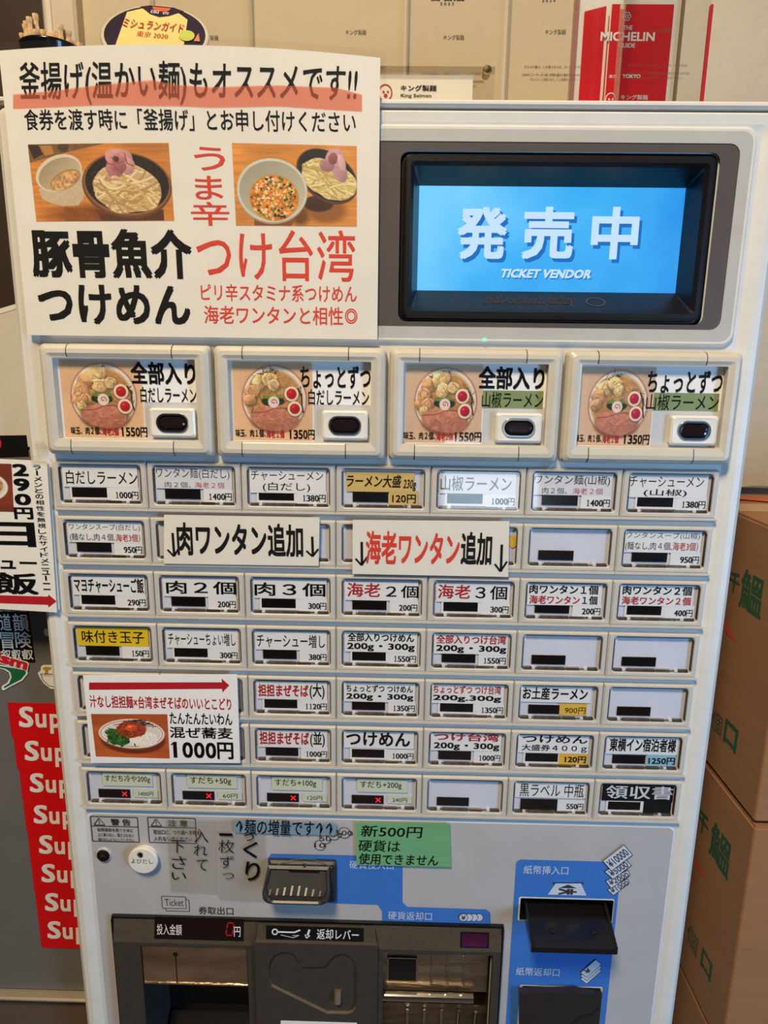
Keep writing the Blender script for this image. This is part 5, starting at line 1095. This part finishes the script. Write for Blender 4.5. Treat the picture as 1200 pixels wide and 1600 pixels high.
M = MB(); xe = Q(1102.5, 100, 1.7)[0]; M.box(xe - .014, xe + .014, 1.68, 1.73, TZ, Q(1103, 8, 1.7)[1], mat('painted_red_reflection', (176, 40, 44), .3)); put('edge_reflection_strip', M, label='thin acrylic edge strip painted with a red reflection, right of the red plaque', cat='acrylic sheet')  # reflection in the acrylic edge, painted as a solid red strip

# ================================================================== CARDBOARD BOXES
CB = mat('cardboard', (154, 106, 64), .75, noise=.05, nscale=10, stretch=(1, 1, 8)); CBD = mat('cardboard_core', (120, 84, 54), .8); GP = mat('box_green_print', (36, 84, 50), .7); OP = mat('box_orange_print', (200, 84, 44), .7); TP = mat('box_tape_brown', (186, 140, 92), .35)
bxp = 4.6
def carton(z0, z1, y0, y1, x0, x1, label, open_=False):
    t = thing('cardboard_box', ((x0 + x1) / 2, (y0 + y1) / 2, z0), label, 'box', 'cardboard cartons stacked right of the machine')
    M = MB(); r = .03
    def lp2(i, z): return [(a, b, z) for a, b in rr(x0 + i, x1 - i, y0 + i, y1 - i, r, 3)]
    M.loft([lp2(.03, z0), lp2(0, z0 + .03), lp2(0, z1 - .03), lp2(.03, z1 - .02)], CB, True, True); put('carton', M, t)
    M = MB(); ym_ = (y0 + y1) / 2
    M.box(x0 + .02, x1 - .02, y0 + .02, ym_ - .01, z1 - .02, z1 + .01, CB); put('flap', M, t)
    M = MB(); M.box(x0 + .02, x1 - .02, ym_ + .01, y1 - .02, z1 - .02, z1 + .012, CB); put('flap', M, t)
    M = MB(); M.box(x0 - .004, x1 + .004, ym_ - .25, ym_ + .25, z1 + .012, z1 + .018, TP); put('tape', M, t)
    return t
def side_text(M, s, u0, v0, u1, v1, off=.02, m=GP, hk=1.0):
    ya, za = QX(u0, v0, bxp); yb_, zb2 = QX(u1, v1, bxp); zc_ = (za + zb2) / 2; hgt = abs(ya - yb_) * hk / 2
    mp = lambda a, b, y: (bxp - .004 + float(y), float(-a), float(b))
    tx(M, s, (-ya, -yb_, zc_ - hgt, zc_ + hgt), 0, m, off, mp=mp)
t1 = carton(-2.58, 1.02, .36, 3.6, bxp, 9.4, 'topmost cardboard box of the stack right of the machine, its flaps in view')
t2 = carton(-6.05, -2.63, .33, 3.6, bxp, 9.4, 'second cardboard box from the top, green characters on its side')
t3 = carton(-9.4, -6.10, .45, 3.7, bxp + .02, 9.4, 'third cardboard box from the top, at the bottom right corner')
t4 = carton(FL, -9.45, .4, 3.7, bxp, 9.4, 'cardboard box on the floor under the stack, out of the frame')
for t_, chars, tri in ((t1, (('千', 1140, 903, 1156, 916, .03), ('鰮', 1158, 915, 1192, 940, .02), ('個', 1113, 1118, 1128, 1140, .0), ('口', 1132, 1140, 1152, 1160, .04)), ((1134, 962), (1131, 985), (1152, 1005))),
                       (t2, (('千', 1091, 1275, 1107, 1296, .03), ('鰮', 1110, 1310, 1142, 1345, .02), ('個', 1074, 1458, 1090, 1478, .0), ('口', 1096, 1495, 1112, 1520, .04)), ((1085, 1335), (1084, 1352), (1107, 1380)))):
    for ch in chars: M = MB(); side_text(M, *ch); put('printed_character', M, t_, label='green printed character')
    M = MB(); a = [QX(u, v, bxp) for u, v in tri]; M.add([(bxp - .004, p, q) for p, q in a], [(0, 1, 2)], OP); put('printed_stripe', M, t_, label='orange-red printed stripe')
M = MB(); M.add([(5.0, 2.5, 1.05), (5.5, 2.3, 1.05), (5.6, 2.5, 1.05), (5.1, 2.75, 1.05)], [(0, 1, 2, 3)], OP); put('printed_stripe', M, t1, label='orange-red printed stripe'); M = MB(); M.add([(5.3, 1.4, 1.05), (5.9, 1.2, 1.05), (6.0, 1.35, 1.05), (5.4, 1.6, 1.05)], [(0, 1, 2, 3)], GP); put('top_print', M, t1)
M = MB(); M.loft([[(5.2 + a, 3.05 + b, 1.035) for a, b in ((0, 0), (2.5, -.3), (2.5, .2), (.3, .3))], [(5.3 + a, 3.1 + b, 1.12) for a, b in ((0, 0), (2.3, -.2), (2.3, .1), (.3, .15))]], mat('dark_plastic_wrap', (52, 50, 58), .3), True, True); put('plastic_bag', M, label='folded dark plastic bag lying on the upper cardboard box', cat='bag')

for ob in T.children_recursive:
    if ob.name.split('.')[0] in ('name_label', 'price_label', 'indicator_surround', 'sold_out_mark', 'indicator_panel'): ob.location.y -= .013 * S
